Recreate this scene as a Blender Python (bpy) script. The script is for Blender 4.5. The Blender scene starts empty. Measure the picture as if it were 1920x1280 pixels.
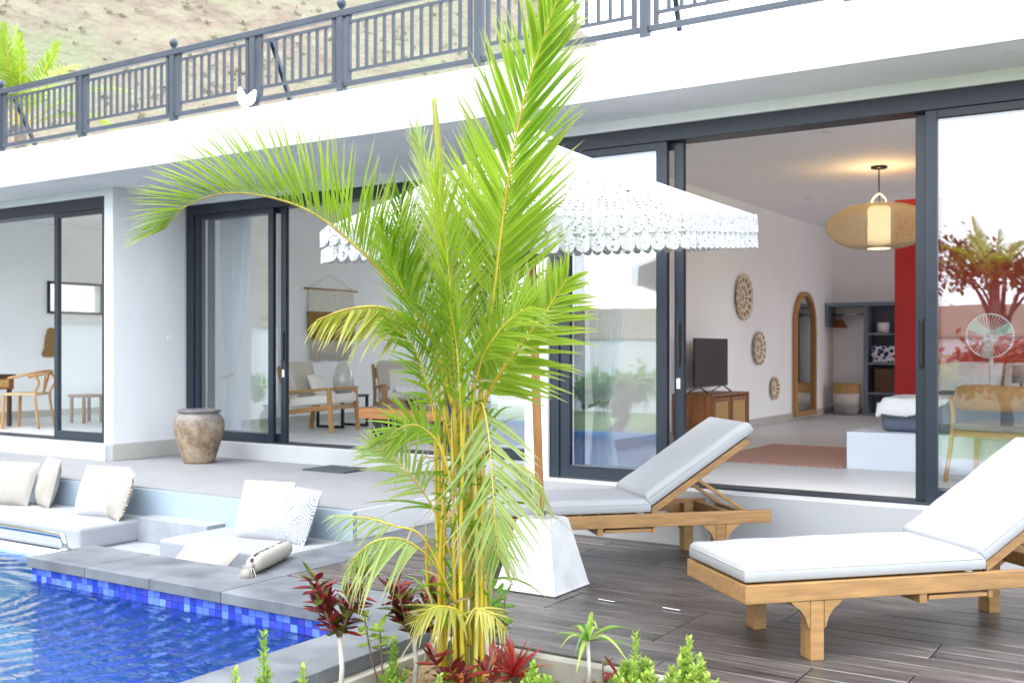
import bpy, math, random
from mathutils import Vector, Matrix, Euler, noise
random.seed(7)
R = math.radians
S = bpy.context.scene
COL = S.collection

# ------------------------------------------------------------------ camera, world, sun, exposure
cd = bpy.data.cameras.new('camera'); cam = bpy.data.objects.new('camera', cd); COL.objects.link(cam)
cam.location = (0, 0, 1.42); cam.rotation_euler = (R(90), 0, R(32.9))
cd.sensor_width = 36; cd.lens = 36 * 1981 / 1920; cd.shift_y = 17 / 1920
cd.clip_start = .05; cd.clip_end = 2000
cd.dof.use_dof = True; cd.dof.focus_distance = 5.4; cd.dof.aperture_fstop = 3.5
S.camera = cam
W = bpy.data.worlds.new('World'); S.world = W; W.use_nodes = True
SUN = Vector((-.30, -.40, .86)).normalized()
wn = W.node_tree.nodes; wl = W.node_tree.links
bg = wn['Background']; bg.inputs['Strength'].default_value = .15
sky = wn.new('ShaderNodeTexSky'); sky.sky_type = 'NISHITA'; sky.sun_disc = False
sky.sun_elevation = math.asin(SUN.z); sky.sun_rotation = math.atan2(SUN.x, SUN.y)
sky.dust_density = 3; sky.air_density = 1.2
wm = wn.new('ShaderNodeMix'); wm.data_type = 'RGBA'; wm.inputs['Factor'].default_value = .8
wt = wn.new('ShaderNodeTexCoord'); wz = wn.new('ShaderNodeTexNoise'); wz.inputs['Scale'].default_value = 2.2; wz.inputs['Detail'].default_value = 5
wr = wn.new('ShaderNodeValToRGB')
wr.color_ramp.elements[0].position = .3; wr.color_ramp.elements[0].color = (6.6, 7.3, 8.3, 1)
wr.color_ramp.elements[1].position = .75; wr.color_ramp.elements[1].color = (9.0, 9.2, 9.5, 1)
wl.new(wt.outputs['Generated'], wz.inputs['Vector']); wl.new(wz.outputs['Fac'], wr.inputs['Fac'])
wl.new(sky.outputs['Color'], wm.inputs['A']); wl.new(wr.outputs['Color'], wm.inputs['B'])
wl.new(wm.outputs['Result'], bg.inputs['Color'])
sl = bpy.data.lights.new('sun', 'SUN'); sl.energy = .45; sl.angle = R(24); sl.color = (1, .96, .9)
so = bpy.data.objects.new('sun', sl); COL.objects.link(so); so.rotation_euler = SUN.to_track_quat('Z', 'Y').to_euler()
S.view_settings.view_transform = 'Standard'; S.view_settings.look = 'None'
S.view_settings.exposure = 2.12; S.view_settings.gamma = 1; S.view_settings.use_curve_mapping = False
S.cycles.max_bounces = 14; S.cycles.diffuse_bounces = 10; S.cycles.glossy_bounces = 4
S.cycles.transmission_bounces = 6; S.cycles.transparent_max_bounces = 24
S.cycles.caustics_reflective = False; S.cycles.caustics_refractive = False
S.cycles.use_denoising = True; S.cycles.sample_clamp_indirect = 20

# ------------------------------------------------------------------ materials
def mk(name):
    m = bpy.data.materials.new(name); m.use_nodes = True
    n = m.node_tree.nodes; l = m.node_tree.links
    return m, n, l, n['Principled BSDF'], n['Material Output']
def M(name, col, rough=.6, var=.12, scale=6, stretch=(1, 1, 1), bump=0, bscale=None, col2=None, metal=0, rnd=0, spec=.5, detail=6, ramp=(.3, .7)):
    """principled with a noise that moves the colour between two tones, optional bump and per-object variation"""
    m, n, l, b, o = mk(name)
    tc = n.new('ShaderNodeTexCoord'); mp = n.new('ShaderNodeMapping'); mp.inputs['Scale'].default_value = stretch
    l.new(tc.outputs['Object'], mp.inputs['Vector'])
    nz = n.new('ShaderNodeTexNoise'); nz.inputs['Scale'].default_value = scale; nz.inputs['Detail'].default_value = detail
    oi = n.new('ShaderNodeObjectInfo')
    ad = n.new('ShaderNodeVectorMath'); ad.operation = 'MULTIPLY_ADD'
    l.new(oi.outputs['Random'], ad.inputs[0]); ad.inputs[1].default_value = (37, 23, 11); l.new(mp.outputs['Vector'], ad.inputs[2])
    l.new(ad.outputs['Vector'], nz.inputs['Vector'])
    cr = n.new('ShaderNodeValToRGB'); c = Vector(col)
    a = [max(0, x * (1 - var)) for x in c]; d = [min(1, x * (1 + var)) for x in c] if col2 is None else col2
    cr.color_ramp.elements[0].position = ramp[0]; cr.color_ramp.elements[1].position = ramp[1]
    cr.color_ramp.elements[0].color = (*a, 1); cr.color_ramp.elements[1].color = (*d, 1)
    l.new(nz.outputs['Fac'], cr.inputs['Fac'])
    out = cr.outputs['Color']
    if rnd:
        hs = n.new('ShaderNodeHueSaturation'); ma = n.new('ShaderNodeMapRange')
        ma.inputs['To Min'].default_value = 1 - rnd; ma.inputs['To Max'].default_value = 1 + rnd
        l.new(oi.outputs['Random'], ma.inputs['Value']); l.new(ma.outputs['Result'], hs.inputs['Value']); l.new(out, hs.inputs['Color'])
        out = hs.outputs['Color']
    l.new(out, b.inputs['Base Color'])
    b.inputs['Roughness'].default_value = rough; b.inputs['Metallic'].default_value = metal
    b.inputs['Specular IOR Level'].default_value = spec
    if bump:
        bz = n.new('ShaderNodeTexNoise'); bz.inputs['Scale'].default_value = bscale or scale * 4; bz.inputs['Detail'].default_value = 5
        l.new(ad.outputs['Vector'], bz.inputs['Vector'])
        bp = n.new('ShaderNodeBump'); bp.inputs['Strength'].default_value = bump; bp.inputs['Distance'].default_value = .01
        l.new(bz.outputs['Fac'], bp.inputs['Height']); l.new(bp.outputs['Normal'], b.inputs['Normal'])
    return m
def leafmat(name, col, col2, trans=.45, rough=.45, scale=3, tip=None):
    m, n, l, b, o = mk(name)
    tc = n.new('ShaderNodeTexCoord'); nz = n.new('ShaderNodeTexNoise'); nz.inputs['Scale'].default_value = scale; nz.inputs['Detail'].default_value = 3
    l.new(tc.outputs['Object'], nz.inputs['Vector'])
    oi = n.new('ShaderNodeObjectInfo'); ad = n.new('ShaderNodeMath'); ad.operation = 'MULTIPLY_ADD'
    l.new(oi.outputs['Random'], ad.inputs[0]); ad.inputs[1].default_value = .35
    su = n.new('ShaderNodeMath'); su.operation = 'SUBTRACT'; l.new(nz.outputs['Fac'], su.inputs[0]); su.inputs[1].default_value = .17
    l.new(su.outputs[0], ad.inputs[2])
    cr = n.new('ShaderNodeValToRGB'); cr.color_ramp.elements[0].position = .3; cr.color_ramp.elements[1].position = .7
    cr.color_ramp.elements[0].color = (*col, 1); cr.color_ramp.elements[1].color = (*col2, 1)
    l.new(ad.outputs[0], cr.inputs['Fac']); out = cr.outputs['Color']
    if tip:                                                         # leaf ends that have dried pale
        ta = n.new('ShaderNodeAttribute'); ta.attribute_name = 'tip'; pw = n.new('ShaderNodeMath'); pw.operation = 'POWER'; pw.inputs[1].default_value = 5.5
        l.new(ta.outputs['Fac'], pw.inputs[0]); mt = n.new('ShaderNodeMix'); mt.data_type = 'RGBA'; l.new(pw.outputs[0], mt.inputs['Factor'])
        l.new(out, mt.inputs['A']); mt.inputs['B'].default_value = (*tip, 1); out = mt.outputs['Result']
    l.new(out, b.inputs['Base Color'])
    b.inputs['Roughness'].default_value = rough
    tr = n.new('ShaderNodeBsdfTranslucent'); l.new(out, tr.inputs['Color'])
    mx = n.new('ShaderNodeMixShader'); mx.inputs['Fac'].default_value = trans
    l.new(b.outputs[0], mx.inputs[1]); l.new(tr.outputs[0], mx.inputs[2]); l.new(mx.outputs[0], o.inputs['Surface'])
    return m
def clothmat(name, col, sheer=0.0, trans=.25):
    m, n, l, b, o = mk(name)
    tc = n.new('ShaderNodeTexCoord')
    nz = n.new('ShaderNodeTexNoise'); nz.inputs['Scale'].default_value = 9; nz.inputs['Detail'].default_value = 4
    l.new(tc.outputs['Object'], nz.inputs['Vector'])
    cr = n.new('ShaderNodeValToRGB'); cr.color_ramp.elements[0].color = (*[x * .95 for x in col], 1); cr.color_ramp.elements[1].color = (*[min(.9, x * 1.04) for x in col], 1)
    l.new(nz.outputs['Fac'], cr.inputs['Fac']); l.new(cr.outputs['Color'], b.inputs['Base Color'])
    b.inputs['Roughness'].default_value = .9; b.inputs['Specular IOR Level'].default_value = .15
    bz = n.new('ShaderNodeTexNoise'); bz.inputs['Scale'].default_value = 260; l.new(tc.outputs['Object'], bz.inputs['Vector'])
    bp = n.new('ShaderNodeBump'); bp.inputs['Strength'].default_value = .12; bp.inputs['Distance'].default_value = .004
    l.new(bz.outputs['Fac'], bp.inputs['Height']); l.new(bp.outputs['Normal'], b.inputs['Normal'])
    tr = n.new('ShaderNodeBsdfTranslucent'); l.new(cr.outputs['Color'], tr.inputs['Color'])
    mx = n.new('ShaderNodeMixShader'); mx.inputs['Fac'].default_value = trans
    l.new(b.outputs[0], mx.inputs[1]); l.new(tr.outputs[0], mx.inputs[2]); out = mx
    if sheer:
        tp = n.new('ShaderNodeBsdfTransparent'); m2 = n.new('ShaderNodeMixShader'); m2.inputs['Fac'].default_value = sheer
        l.new(mx.outputs[0], m2.inputs[1]); l.new(tp.outputs[0], m2.inputs[2]); out = m2
    l.new(out.outputs[0], o.inputs['Surface'])
    return m
def glassmat(name, tint, ior=1.75):
    m, n, l, b, o = mk(name); n.remove(b)
    f0 = ((ior - 1) / (ior + 1)) ** 2
    lw = n.new('ShaderNodeLayerWeight'); pw = n.new('ShaderNodeMath'); pw.operation = 'POWER'; pw.inputs[1].default_value = 5
    l.new(lw.outputs['Facing'], pw.inputs[0])
    fr = n.new('ShaderNodeMath'); fr.operation = 'MULTIPLY_ADD'; l.new(pw.outputs[0], fr.inputs[0]); fr.inputs[1].default_value = 1 - f0; fr.inputs[2].default_value = f0
    tp = n.new('ShaderNodeBsdfTransparent'); tp.inputs['Color'].default_value = (*tint, 1)
    gl = n.new('ShaderNodeBsdfGlossy'); gl.inputs['Roughness'].default_value = .004; gl.inputs['Color'].default_value = (.95, .97, 1, 1)
    mx = n.new('ShaderNodeMixShader'); l.new(fr.outputs[0], mx.inputs['Fac']); l.new(tp.outputs[0], mx.inputs[1]); l.new(gl.outputs[0], mx.inputs[2])
    l.new(mx.outputs[0], o.inputs['Surface'])
    return m

white_paint = M('white paint', (.76, .77, .785), .75, .045, 2.2, stretch=(1, 1, .3), bump=.03, bscale=90)
inner_paint = M('interior paint', (.895, .90, .895), .8, .02, 1.5)
ceil_paint = M('ceiling paint', (.885, .895, .90), .85, .02, 1.5)
blue_paint = M('pale blue plaster', (.30, .37, .43), .75, .05, 2.5, bump=.05, bscale=40)
red_paint = M('red paint', (.42, .010, .010), .6, .06, 2)
floor_tile = M('pale floor tile', (.60, .61, .61), .42, .05, 2.2)
terrace_tile = M('terrace tile', (.25, .254, .263), .6, .06, 3, bump=.04, bscale=60)
skirt_tile = M('beige skirting tile', (.46, .45, .41), .5, .08, 4)
alu = M('charcoal aluminium', (.011, .018, .030), .38, .12, 5, spec=.5)
alu_side = alu
rail_paint = M('blue grey metal paint', (.042, .053, .072), .5, .15, 6)
black_plastic = M('black plastic', (.008, .008, .01), .3, .1, 6)
screen_black = M('black screen', (.003, .003, .004), .12, .1, 6)
steel = M('polished steel', (.62, .64, .66), .14, .04, 6, metal=1)
teak = M('light teak', (.32, .175, .065), .5, .22, 5, stretch=(1, 9, 9), bump=.06, bscale=30, rnd=.07)
teak2 = M('oak', (.42, .22, .075), .5, .2, 5, stretch=(3, 3, 14), rnd=.05)
pole_wood = M('umbrella pole wood', (.48, .23, .085), .5, .18, 6, stretch=(6, 6, .7))
walnut = M('warm walnut', (.24, .085, .022), .45, .45, 4, stretch=(2, 9, .6))
dark_wood = M('dark brown wood', (.06, .03, .015), .5, .3, 6)
rattan = M('rattan weave', (.52, .33, .12), .7, .2, 60, bump=.3, bscale=120)
rattan_lamp = M('lamp cane', (.80, .68, .44), .65, .12, 30)
deck_wood = M('weathered deck timber', (.064, .053, .047), .36, .6, 3.2, stretch=(.9, 16, 6), bump=.12, bscale=14, rnd=.34, col2=(.16, .138, .125), ramp=(.32, .78))
deck_under = M('dark gap under deck', (.012, .011, .01), .9)
coping_stone = M('grey andesite', (.10, .113, .126), .55, .25, 3.5, bump=.12, bscale=50, rnd=.06, col2=(.175, .19, .205))
concrete = M('raw concrete', (.36, .34, .28), .85, .25, 5, bump=.35, bscale=30)
step_stone = M('pale grey step stone', (.27, .29, .32), .7, .12, 8, bump=.08, bscale=50)
soil = M('dry soil', (.17, .115, .06), .95, .45, 9, bump=.8, bscale=35)
lawn_m = M('lawn', (.08, .14, .03), .9, .4, 3, bump=.5, bscale=40)
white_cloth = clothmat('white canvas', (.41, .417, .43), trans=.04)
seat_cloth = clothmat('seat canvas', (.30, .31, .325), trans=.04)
cream_cloth = clothmat('cream linen', (.36, .335, .295), trans=.08)
beige_cloth = clothmat('beige upholstery', (.60, .55, .47), trans=.02)
lifted_cream = clothmat('cream linen lifted for dim rooms', (.78, .75, .68), trans=.02)  # lighter copy of the cream linen, making up for dim indoor light
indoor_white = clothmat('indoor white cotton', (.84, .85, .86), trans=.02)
fringe_cloth = clothmat('ecru fringe', (.60, .54, .43))
crochet = clothmat('white crochet', (.66, .66, .675), trans=.3)
_n = crochet.node_tree.nodes; _v = _n.new('ShaderNodeTexVoronoi'); _v.inputs['Scale'].default_value = 55
crochet.node_tree.links.new(_n['Texture Coordinate'].outputs['Object'], _v.inputs['Vector'])
_b = [q for q in _n if q.type == 'BUMP'][0]; _b.inputs['Strength'].default_value = .35; _b.inputs['Distance'].default_value = .01
crochet.node_tree.links.new(_v.outputs['Distance'], _b.inputs['Height'])
sheer = clothmat('sheer curtain', (.82, .84, .86), sheer=.32, trans=.5)
grey_cloth = clothmat('slate bedspread', (.12, .14, .19), trans=0)
teal_cloth = clothmat('teal throw', (.04, .2, .24), trans=0)
macrame_brown = M('brown rope weave', (.30, .17, .055), .9, .3, 40, bump=.8, bscale=90)
macrame_cream = M('cream rope weave', (.72, .68, .59), .9, .15, 40, bump=.6, bscale=90)
pane = glassmat('window glass', (.985, .995, .995), 1.9)
mirror_m = M('mirror silver', (.85, .87, .87), .02, .0, 3, metal=1)
vase_m = glassmat('smoky bubble glass', (.88, .88, .80), 1.5)
palm_leaf = leafmat('areca leaf', (.16, .305, .010), (.33, .465, .035), .55, scale=1.6, tip=(.40, .38, .16))
palm_leaf2 = leafmat('areca leaf deep', (.085, .20, .012), (.21, .35, .03), .5, scale=1.6, tip=(.30, .30, .12))
palm_pale = leafmat('areca leaf pale', (.24, .35, .07), (.40, .50, .16), .55, tip=(.48, .45, .28))
palm_yellow = leafmat('areca leaf yellowing', (.36, .38, .05), (.50, .47, .12), .5, tip=(.5, .44, .22))
cane_y = M('yellow cane', (.52, .33, .012), .4, .3, 5, stretch=(3, 3, 1), col2=(.50, .42, .04), rnd=.16)
cane_gr = M('greenish cane', (.34, .30, .03), .4, .3, 5, stretch=(3, 3, 1), col2=(.46, .42, .10), rnd=.16)
cane_g = M('grey sheath', (.55, .50, .38), .8, .25, 9)
croton_red = leafmat('croton dark red leaf', (.10, .008, .012), (.30, .03, .03), .25)
croton_green = leafmat('croton green leaf', (.06, .09, .012), (.18, .19, .02), .25)
croton_orange = leafmat('croton orange leaf', (.50, .10, .04), (.62, .26, .05), .3)
bright_red = leafmat('red bromeliad leaf', (.42, .02, .03), (.60, .09, .06), .35)
fresh_green = leafmat('fresh green leaf', (.10, .28, .04), (.22, .42, .07), .4)
lime_leaf = leafmat('lime leaf', (.26, .42, .05), (.45, .58, .12), .4)
stem_grey = M('pale grey stem', (.50, .47, .42), .85, .2, 14)
stem_brown = M('brown stem', (.18, .10, .06), .8, .2, 14)
tree_leaf = leafmat('tree leaf', (.035, .075, .02), (.08, .12, .03), .3)
red_leaf = leafmat('russet shrub leaf', (.25, .04, .03), (.36, .12, .03), .3)
bark = M('bark', (.12, .09, .07), .9, .3, 8, bump=.5)

def random_tile(name):
    m, n, l, b, o = mk(name)
    oi = n.new('ShaderNodeObjectInfo'); cr = n.new('ShaderNodeValToRGB'); cr.color_ramp.interpolation = 'CONSTANT'
    els = [(0, (.022, .045, .42)), (.22, (.035, .075, .55)), (.45, (.05, .06, .45)), (.62, (.09, .17, .62)), (.8, (.12, .22, .60)), (.92, (.16, .27, .60))]
    cr.color_ramp.elements[0].color = (*els[0][1], 1); cr.color_ramp.elements[1].position = els[1][0]; cr.color_ramp.elements[1].color = (*els[1][1], 1)
    for p, c in els[2:]:
        e = cr.color_ramp.elements.new(p); e.color = (*c, 1)
    l.new(oi.outputs['Random'], cr.inputs['Fac']); l.new(cr.outputs['Color'], b.inputs['Base Color']); b.inputs['Roughness'].default_value = .18
    return m
tile_m = random_tile('blue glass mosaic')
def pool_tile():
    m, n, l, b, o = mk('blue pool mosaic')
    tc = n.new('ShaderNodeTexCoord'); br = n.new('ShaderNodeTexBrick'); br.offset = 0
    br.inputs['Scale'].default_value = 1; br.inputs['Brick Width'].default_value = .052; br.inputs['Row Height'].default_value = .052
    br.inputs['Mortar Size'].default_value = .002
    br.inputs['Color1'].default_value = (.012, .17, .50, 1); br.inputs['Color2'].default_value = (.03, .28, .64, 1); br.inputs['Mortar'].default_value = (.02, .10, .5, 1)
    l.new(tc.outputs['Object'], br.inputs['Vector']); l.new(br.outputs['Color'], b.inputs['Base Color']); b.inputs['Roughness'].default_value = .3
    return m
pool_m = pool_tile()
def watermat():
    m, n, l, b, o = mk('pool water'); n.remove(b)
    tc = n.new('ShaderNodeTexCoord'); mp = n.new('ShaderNodeMapping'); mp.inputs['Rotation'].default_value = (0, 0, R(-14)); mp.inputs['Scale'].default_value = (.42, 1.25, 1)
    l.new(tc.outputs['Object'], mp.inputs['Vector'])
    n1 = n.new('ShaderNodeTexNoise'); n1.inputs['Scale'].default_value = 3.6; n1.inputs['Detail'].default_value = 3; n1.inputs['Distortion'].default_value = .6
    n2 = n.new('ShaderNodeTexNoise'); n2.inputs['Scale'].default_value = 19; n2.inputs['Detail'].default_value = 2
    l.new(mp.outputs[0], n1.inputs['Vector']); l.new(mp.outputs[0], n2.inputs['Vector'])
    wv = n.new('ShaderNodeTexWave'); wv.wave_type = 'RINGS'; wv.rings_direction = 'Z'; wv.inputs['Scale'].default_value = 1.9; wv.inputs['Distortion'].default_value = 7; wv.inputs['Detail'].default_value = 2; wv.inputs['Detail Scale'].default_value = .7
    mp2 = n.new('ShaderNodeMapping'); mp2.inputs['Location'].default_value = (6.9, -3.6, 0); l.new(tc.outputs['Object'], mp2.inputs['Vector']); l.new(mp2.outputs[0], wv.inputs['Vector'])
    a = n.new('ShaderNodeMath'); a.operation = 'MULTIPLY_ADD'; l.new(n2.outputs['Fac'], a.inputs[0]); a.inputs[1].default_value = .28; l.new(n1.outputs['Fac'], a.inputs[2])
    a2 = n.new('ShaderNodeMath'); a2.operation = 'MULTIPLY_ADD'; l.new(wv.outputs['Fac'], a2.inputs[0]); a2.inputs[1].default_value = .30; l.new(a.outputs[0], a2.inputs[2])
    bp = n.new('ShaderNodeBump'); bp.inputs['Strength'].default_value = .8; bp.inputs['Distance'].default_value = .075; l.new(a2.outputs[0], bp.inputs['Height'])
    fr = n.new('ShaderNodeFresnel'); fr.inputs['IOR'].default_value = 1.33; l.new(bp.outputs[0], fr.inputs['Normal'])
    gl = n.new('ShaderNodeBsdfGlossy'); gl.inputs['Roughness'].default_value = .03; l.new(bp.outputs[0], gl.inputs['Normal'])
    rf = n.new('ShaderNodeBsdfRefraction'); rf.inputs['IOR'].default_value = 1.33; rf.inputs['Roughness'].default_value = 0; rf.inputs['Color'].default_value = (.62, .88, 1, 1); l.new(bp.outputs[0], rf.inputs['Normal'])
    tp = n.new('ShaderNodeBsdfTransparent'); tp.inputs['Color'].default_value = (.62, .88, 1, 1)
    m0 = n.new('ShaderNodeMixShader'); m0.inputs['Fac'].default_value = .5; l.new(rf.outputs[0], m0.inputs[1]); l.new(tp.outputs[0], m0.inputs[2])
    mx = n.new('ShaderNodeMixShader'); l.new(fr.outputs[0], mx.inputs['Fac']); l.new(m0.outputs[0], mx.inputs[1]); l.new(gl.outputs[0], mx.inputs[2])
    l.new(mx.outputs[0], o.inputs['Surface'])
    return m
water_m = watermat()
def emit(name, col, s):
    m, n, l, b, o = mk(name)
    b.inputs['Base Color'].default_value = (.8, .7, .5, 1); b.inputs['Emission Color'].default_value = (*col, 1); b.inputs['Emission Strength'].default_value = s
    return m
lamp_glow = emit('lit paper', (1, .78, .46), .40)
def hillmat():
    m, n, l, b, o = mk('dry grass hillside')
    tc = n.new('ShaderNodeTexCoord')
    n1 = n.new('ShaderNodeTexNoise'); n1.inputs['Scale'].default_value = .28; n1.inputs['Detail'].default_value = 12; n1.inputs['Roughness'].default_value = .68
    n2 = n.new('ShaderNodeTexNoise'); n2.inputs['Scale'].default_value = .07; n2.inputs['Detail'].default_value = 7; n2.inputs['Roughness'].default_value = .7
    l.new(tc.outputs['Object'], n1.inputs['Vector']); l.new(tc.outputs['Object'], n2.inputs['Vector'])
    cr = n.new('ShaderNodeValToRGB'); e = cr.color_ramp.elements
    e[0].position = .32; e[0].color = (.15, .122, .098, 1); e[1].position = .62; e[1].color = (.25, .215, .16, 1)
    x = e.new(.48); x.color = (.20, .165, .125, 1)
    l.new(n1.outputs['Fac'], cr.inputs['Fac'])
    c2 = n.new('ShaderNodeValToRGB'); c2.color_ramp.elements[0].position = .44; c2.color_ramp.elements[1].position = .64
    l.new(n2.outputs['Fac'], c2.inputs['Fac'])
    mx = n.new('ShaderNodeMix'); mx.data_type = 'RGBA'; l.new(c2.outputs['Color'], mx.inputs['Factor']); l.new(cr.outputs['Color'], mx.inputs['A']); mx.inputs['B'].default_value = (.18, .19, .12, 1)
    l.new(mx.outputs['Result'], b.inputs['Base Color']); b.inputs['Roughness'].default_value = .95; b.inputs['Specular IOR Level'].default_value = .1
    bz = n.new('ShaderNodeTexNoise'); bz.inputs['Scale'].default_value = .9; bz.inputs['Detail'].default_value = 8; l.new(tc.outputs['Object'], bz.inputs['Vector'])
    bp = n.new('ShaderNodeBump'); bp.inputs['Strength'].default_value = .9; bp.inputs['Distance'].default_value = 1.2; l.new(bz.outputs['Fac'], bp.inputs['Height']); l.new(bp.outputs['Normal'], b.inputs['Normal'])
    return m
hill_m = hillmat()
def jarmat():
    m, n, l, b, o = mk('weathered clay')
    tc = n.new('ShaderNodeTexCoord')
    n1 = n.new('ShaderNodeTexNoise'); n1.inputs['Scale'].default_value = 6.5; n1.inputs['Detail'].default_value = 11; n1.inputs['Roughness'].default_value = .78
    l.new(tc.outputs['Object'], n1.inputs['Vector'])
    cr = n.new('ShaderNodeValToRGB'); e = cr.color_ramp.elements
    e[0].position = .34; e[0].color = (.06, .048, .038, 1); e[1].position = .64; e[1].color = (.42, .34, .24, 1); x = e.new(.46); x.color = (.25, .175, .11, 1)
    sx = n.new('ShaderNodeSeparateXYZ'); l.new(tc.outputs['Object'], sx.inputs[0])
    rp = n.new('ShaderNodeMapRange'); rp.inputs['From Min'].default_value = .36; rp.inputs['From Max'].default_value = .56; l.new(sx.outputs['Z'], rp.inputs['Value'])
    mx = n.new('ShaderNodeMix'); mx.data_type = 'RGBA'; l.new(rp.outputs['Result'], mx.inputs['Factor']); l.new(n1.outputs['Fac'], cr.inputs['Fac']); l.new(cr.outputs['Color'], mx.inputs['A'])
    c2 = n.new('ShaderNodeValToRGB'); c2.color_ramp.elements[0].position = .35; c2.color_ramp.elements[1].position = .65
    c2.color_ramp.elements[0].color = (.14, .13, .12, 1); c2.color_ramp.elements[1].color = (.34, .33, .32, 1); l.new(n1.outputs['Fac'], c2.inputs['Fac']); l.new(c2.outputs['Color'], mx.inputs['B'])
    l.new(mx.outputs['Result'], b.inputs['Base Color']); b.inputs['Roughness'].default_value = .85
    bp = n.new('ShaderNodeBump'); bp.inputs['Strength'].default_value = .9; bp.inputs['Distance'].default_value = .03; l.new(n1.outputs['Fac'], bp.inputs['Height']); l.new(bp.outputs['Normal'], b.inputs['Normal'])
    return m
jar_m = jarmat()
def patmat(name, kind, base=(.42, .425, .43), ink=(.04, .045, .07)):
    """flat printed textile patterns"""
    m, n, l, b, o = mk(name)
    tc = n.new('ShaderNodeTexCoord'); wv = n.new('ShaderNodeTexWave'); wv.wave_type = 'BANDS'
    mp = n.new('ShaderNodeMapping'); l.new(tc.outputs['Object'], mp.inputs['Vector'])
    cr = n.new('ShaderNodeValToRGB'); cr.color_ramp.interpolation = 'CONSTANT'
    cr.color_ramp.elements[0].color = (*base, 1); cr.color_ramp.elements[1].color = (*ink, 1)
    if kind == 'maze':
        ck = n.new('ShaderNodeTexVoronoi'); ck.distance = 'MANHATTAN'; ck.inputs['Scale'].default_value = 6.5; ck.inputs['Randomness'].default_value = .8
        l.new(mp.outputs[0], ck.inputs['Vector'])
        sn = n.new('ShaderNodeMath'); sn.operation = 'SINE'; mu = n.new('ShaderNodeMath'); mu.operation = 'MULTIPLY'; mu.inputs[1].default_value = 42
        l.new(ck.outputs['Distance'], mu.inputs[0]); l.new(mu.outputs[0], sn.inputs[0]); l.new(sn.outputs[0], cr.inputs['Fac']); cr.color_ramp.elements[1].position = .35
    elif kind == 'dash':
        vo = n.new('ShaderNodeTexNoise'); vo.inputs['Scale'].default_value = 24; vo.inputs['Detail'].default_value = 1
        sx = n.new('ShaderNodeSeparateXYZ'); l.new(mp.outputs[0], sx.inputs[0]); l.new(mp.outputs[0], vo.inputs['Vector'])
        gt = n.new('ShaderNodeMath'); gt.operation = 'PINGPONG'; gt.inputs[1].default_value = .055; l.new(sx.outputs['Y'], gt.inputs[0])
        lt = n.new('ShaderNodeMath'); lt.operation = 'LESS_THAN'; lt.inputs[1].default_value = .012; l.new(gt.outputs[0], lt.inputs[0])
        mu = n.new('ShaderNodeMath'); mu.operation = 'MULTIPLY'; l.new(lt.outputs[0], mu.inputs[0]); l.new(vo.outputs['Fac'], mu.inputs[1]); l.new(mu.outputs[0], cr.inputs['Fac']); cr.color_ramp.elements[1].position = .40
    else:
        vo = n.new('ShaderNodeTexVoronoi'); vo.inputs['Scale'].default_value = 14; l.new(mp.outputs[0], vo.inputs['Vector']); l.new(vo.outputs['Distance'], cr.inputs['Fac']); cr.color_ramp.elements[1].position = .42
    l.new(cr.outputs['Color'], b.inputs['Base Color']); b.inputs['Roughness'].default_value = .9
    return m
maze_m = patmat('maze print cotton', 'maze', ink=(.10, .13, .18))
dash_m = patmat('dash print linen', 'dash', base=(.38, .355, .31), ink=(.02, .02, .02))
spot_m = patmat('blue spot print', 'spot', base=(.02, .03, .10), ink=(.7, .72, .75))
def platemat():
    m, n, l, b, o = mk('woven plate')
    tc = n.new('ShaderNodeTexCoord'); sx = n.new('ShaderNodeSeparateXYZ'); l.new(tc.outputs['Object'], sx.inputs[0])
    at = n.new('ShaderNodeMath'); at.operation = 'ARCTAN2'; l.new(sx.outputs['Y'], at.inputs[0]); l.new(sx.outputs['X'], at.inputs[1])
    ln = n.new('ShaderNodeVectorMath'); ln.operation = 'LENGTH'; l.new(tc.outputs['Object'], ln.inputs[0])
    a = n.new('ShaderNodeMath'); a.operation = 'MULTIPLY_ADD'; l.new(at.outputs[0], a.inputs[0]); a.inputs[1].default_value = 14; 
    k = n.new('ShaderNodeMath'); k.operation = 'MULTIPLY'; l.new(ln.outputs['Value'], k.inputs[0]); k.inputs[1].default_value = 0; l.new(k.outputs[0], a.inputs[2])
    sn = n.new('ShaderNodeMath'); sn.operation = 'SINE'; l.new(a.outputs[0], sn.inputs[0])
    k2 = n.new('ShaderNodeMath'); k2.operation = 'MULTIPLY'; l.new(ln.outputs['Value'], k2.inputs[0]); k2.inputs[1].default_value = 62
    s2 = n.new('ShaderNodeMath'); s2.operation = 'SINE'; l.new(k2.outputs[0], s2.inputs[0])
    mu = n.new('ShaderNodeMath'); mu.operation = 'ADD'; l.new(sn.outputs[0], mu.inputs[0]); l.new(s2.outputs[0], mu.inputs[1])
    cr = n.new('ShaderNodeValToRGB'); cr.color_ramp.elements[0].position = .25; cr.color_ramp.elements[0].color = (.70, .62, .48, 1); cr.color_ramp.elements[1].position = .6; cr.color_ramp.elements[1].color = (.26, .14, .05, 1)
    l.new(mu.outputs[0], cr.inputs['Fac']); l.new(cr.outputs['Color'], b.inputs['Base Color']); b.inputs['Roughness'].default_value = .85
    return m
plate_m = platemat()
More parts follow.
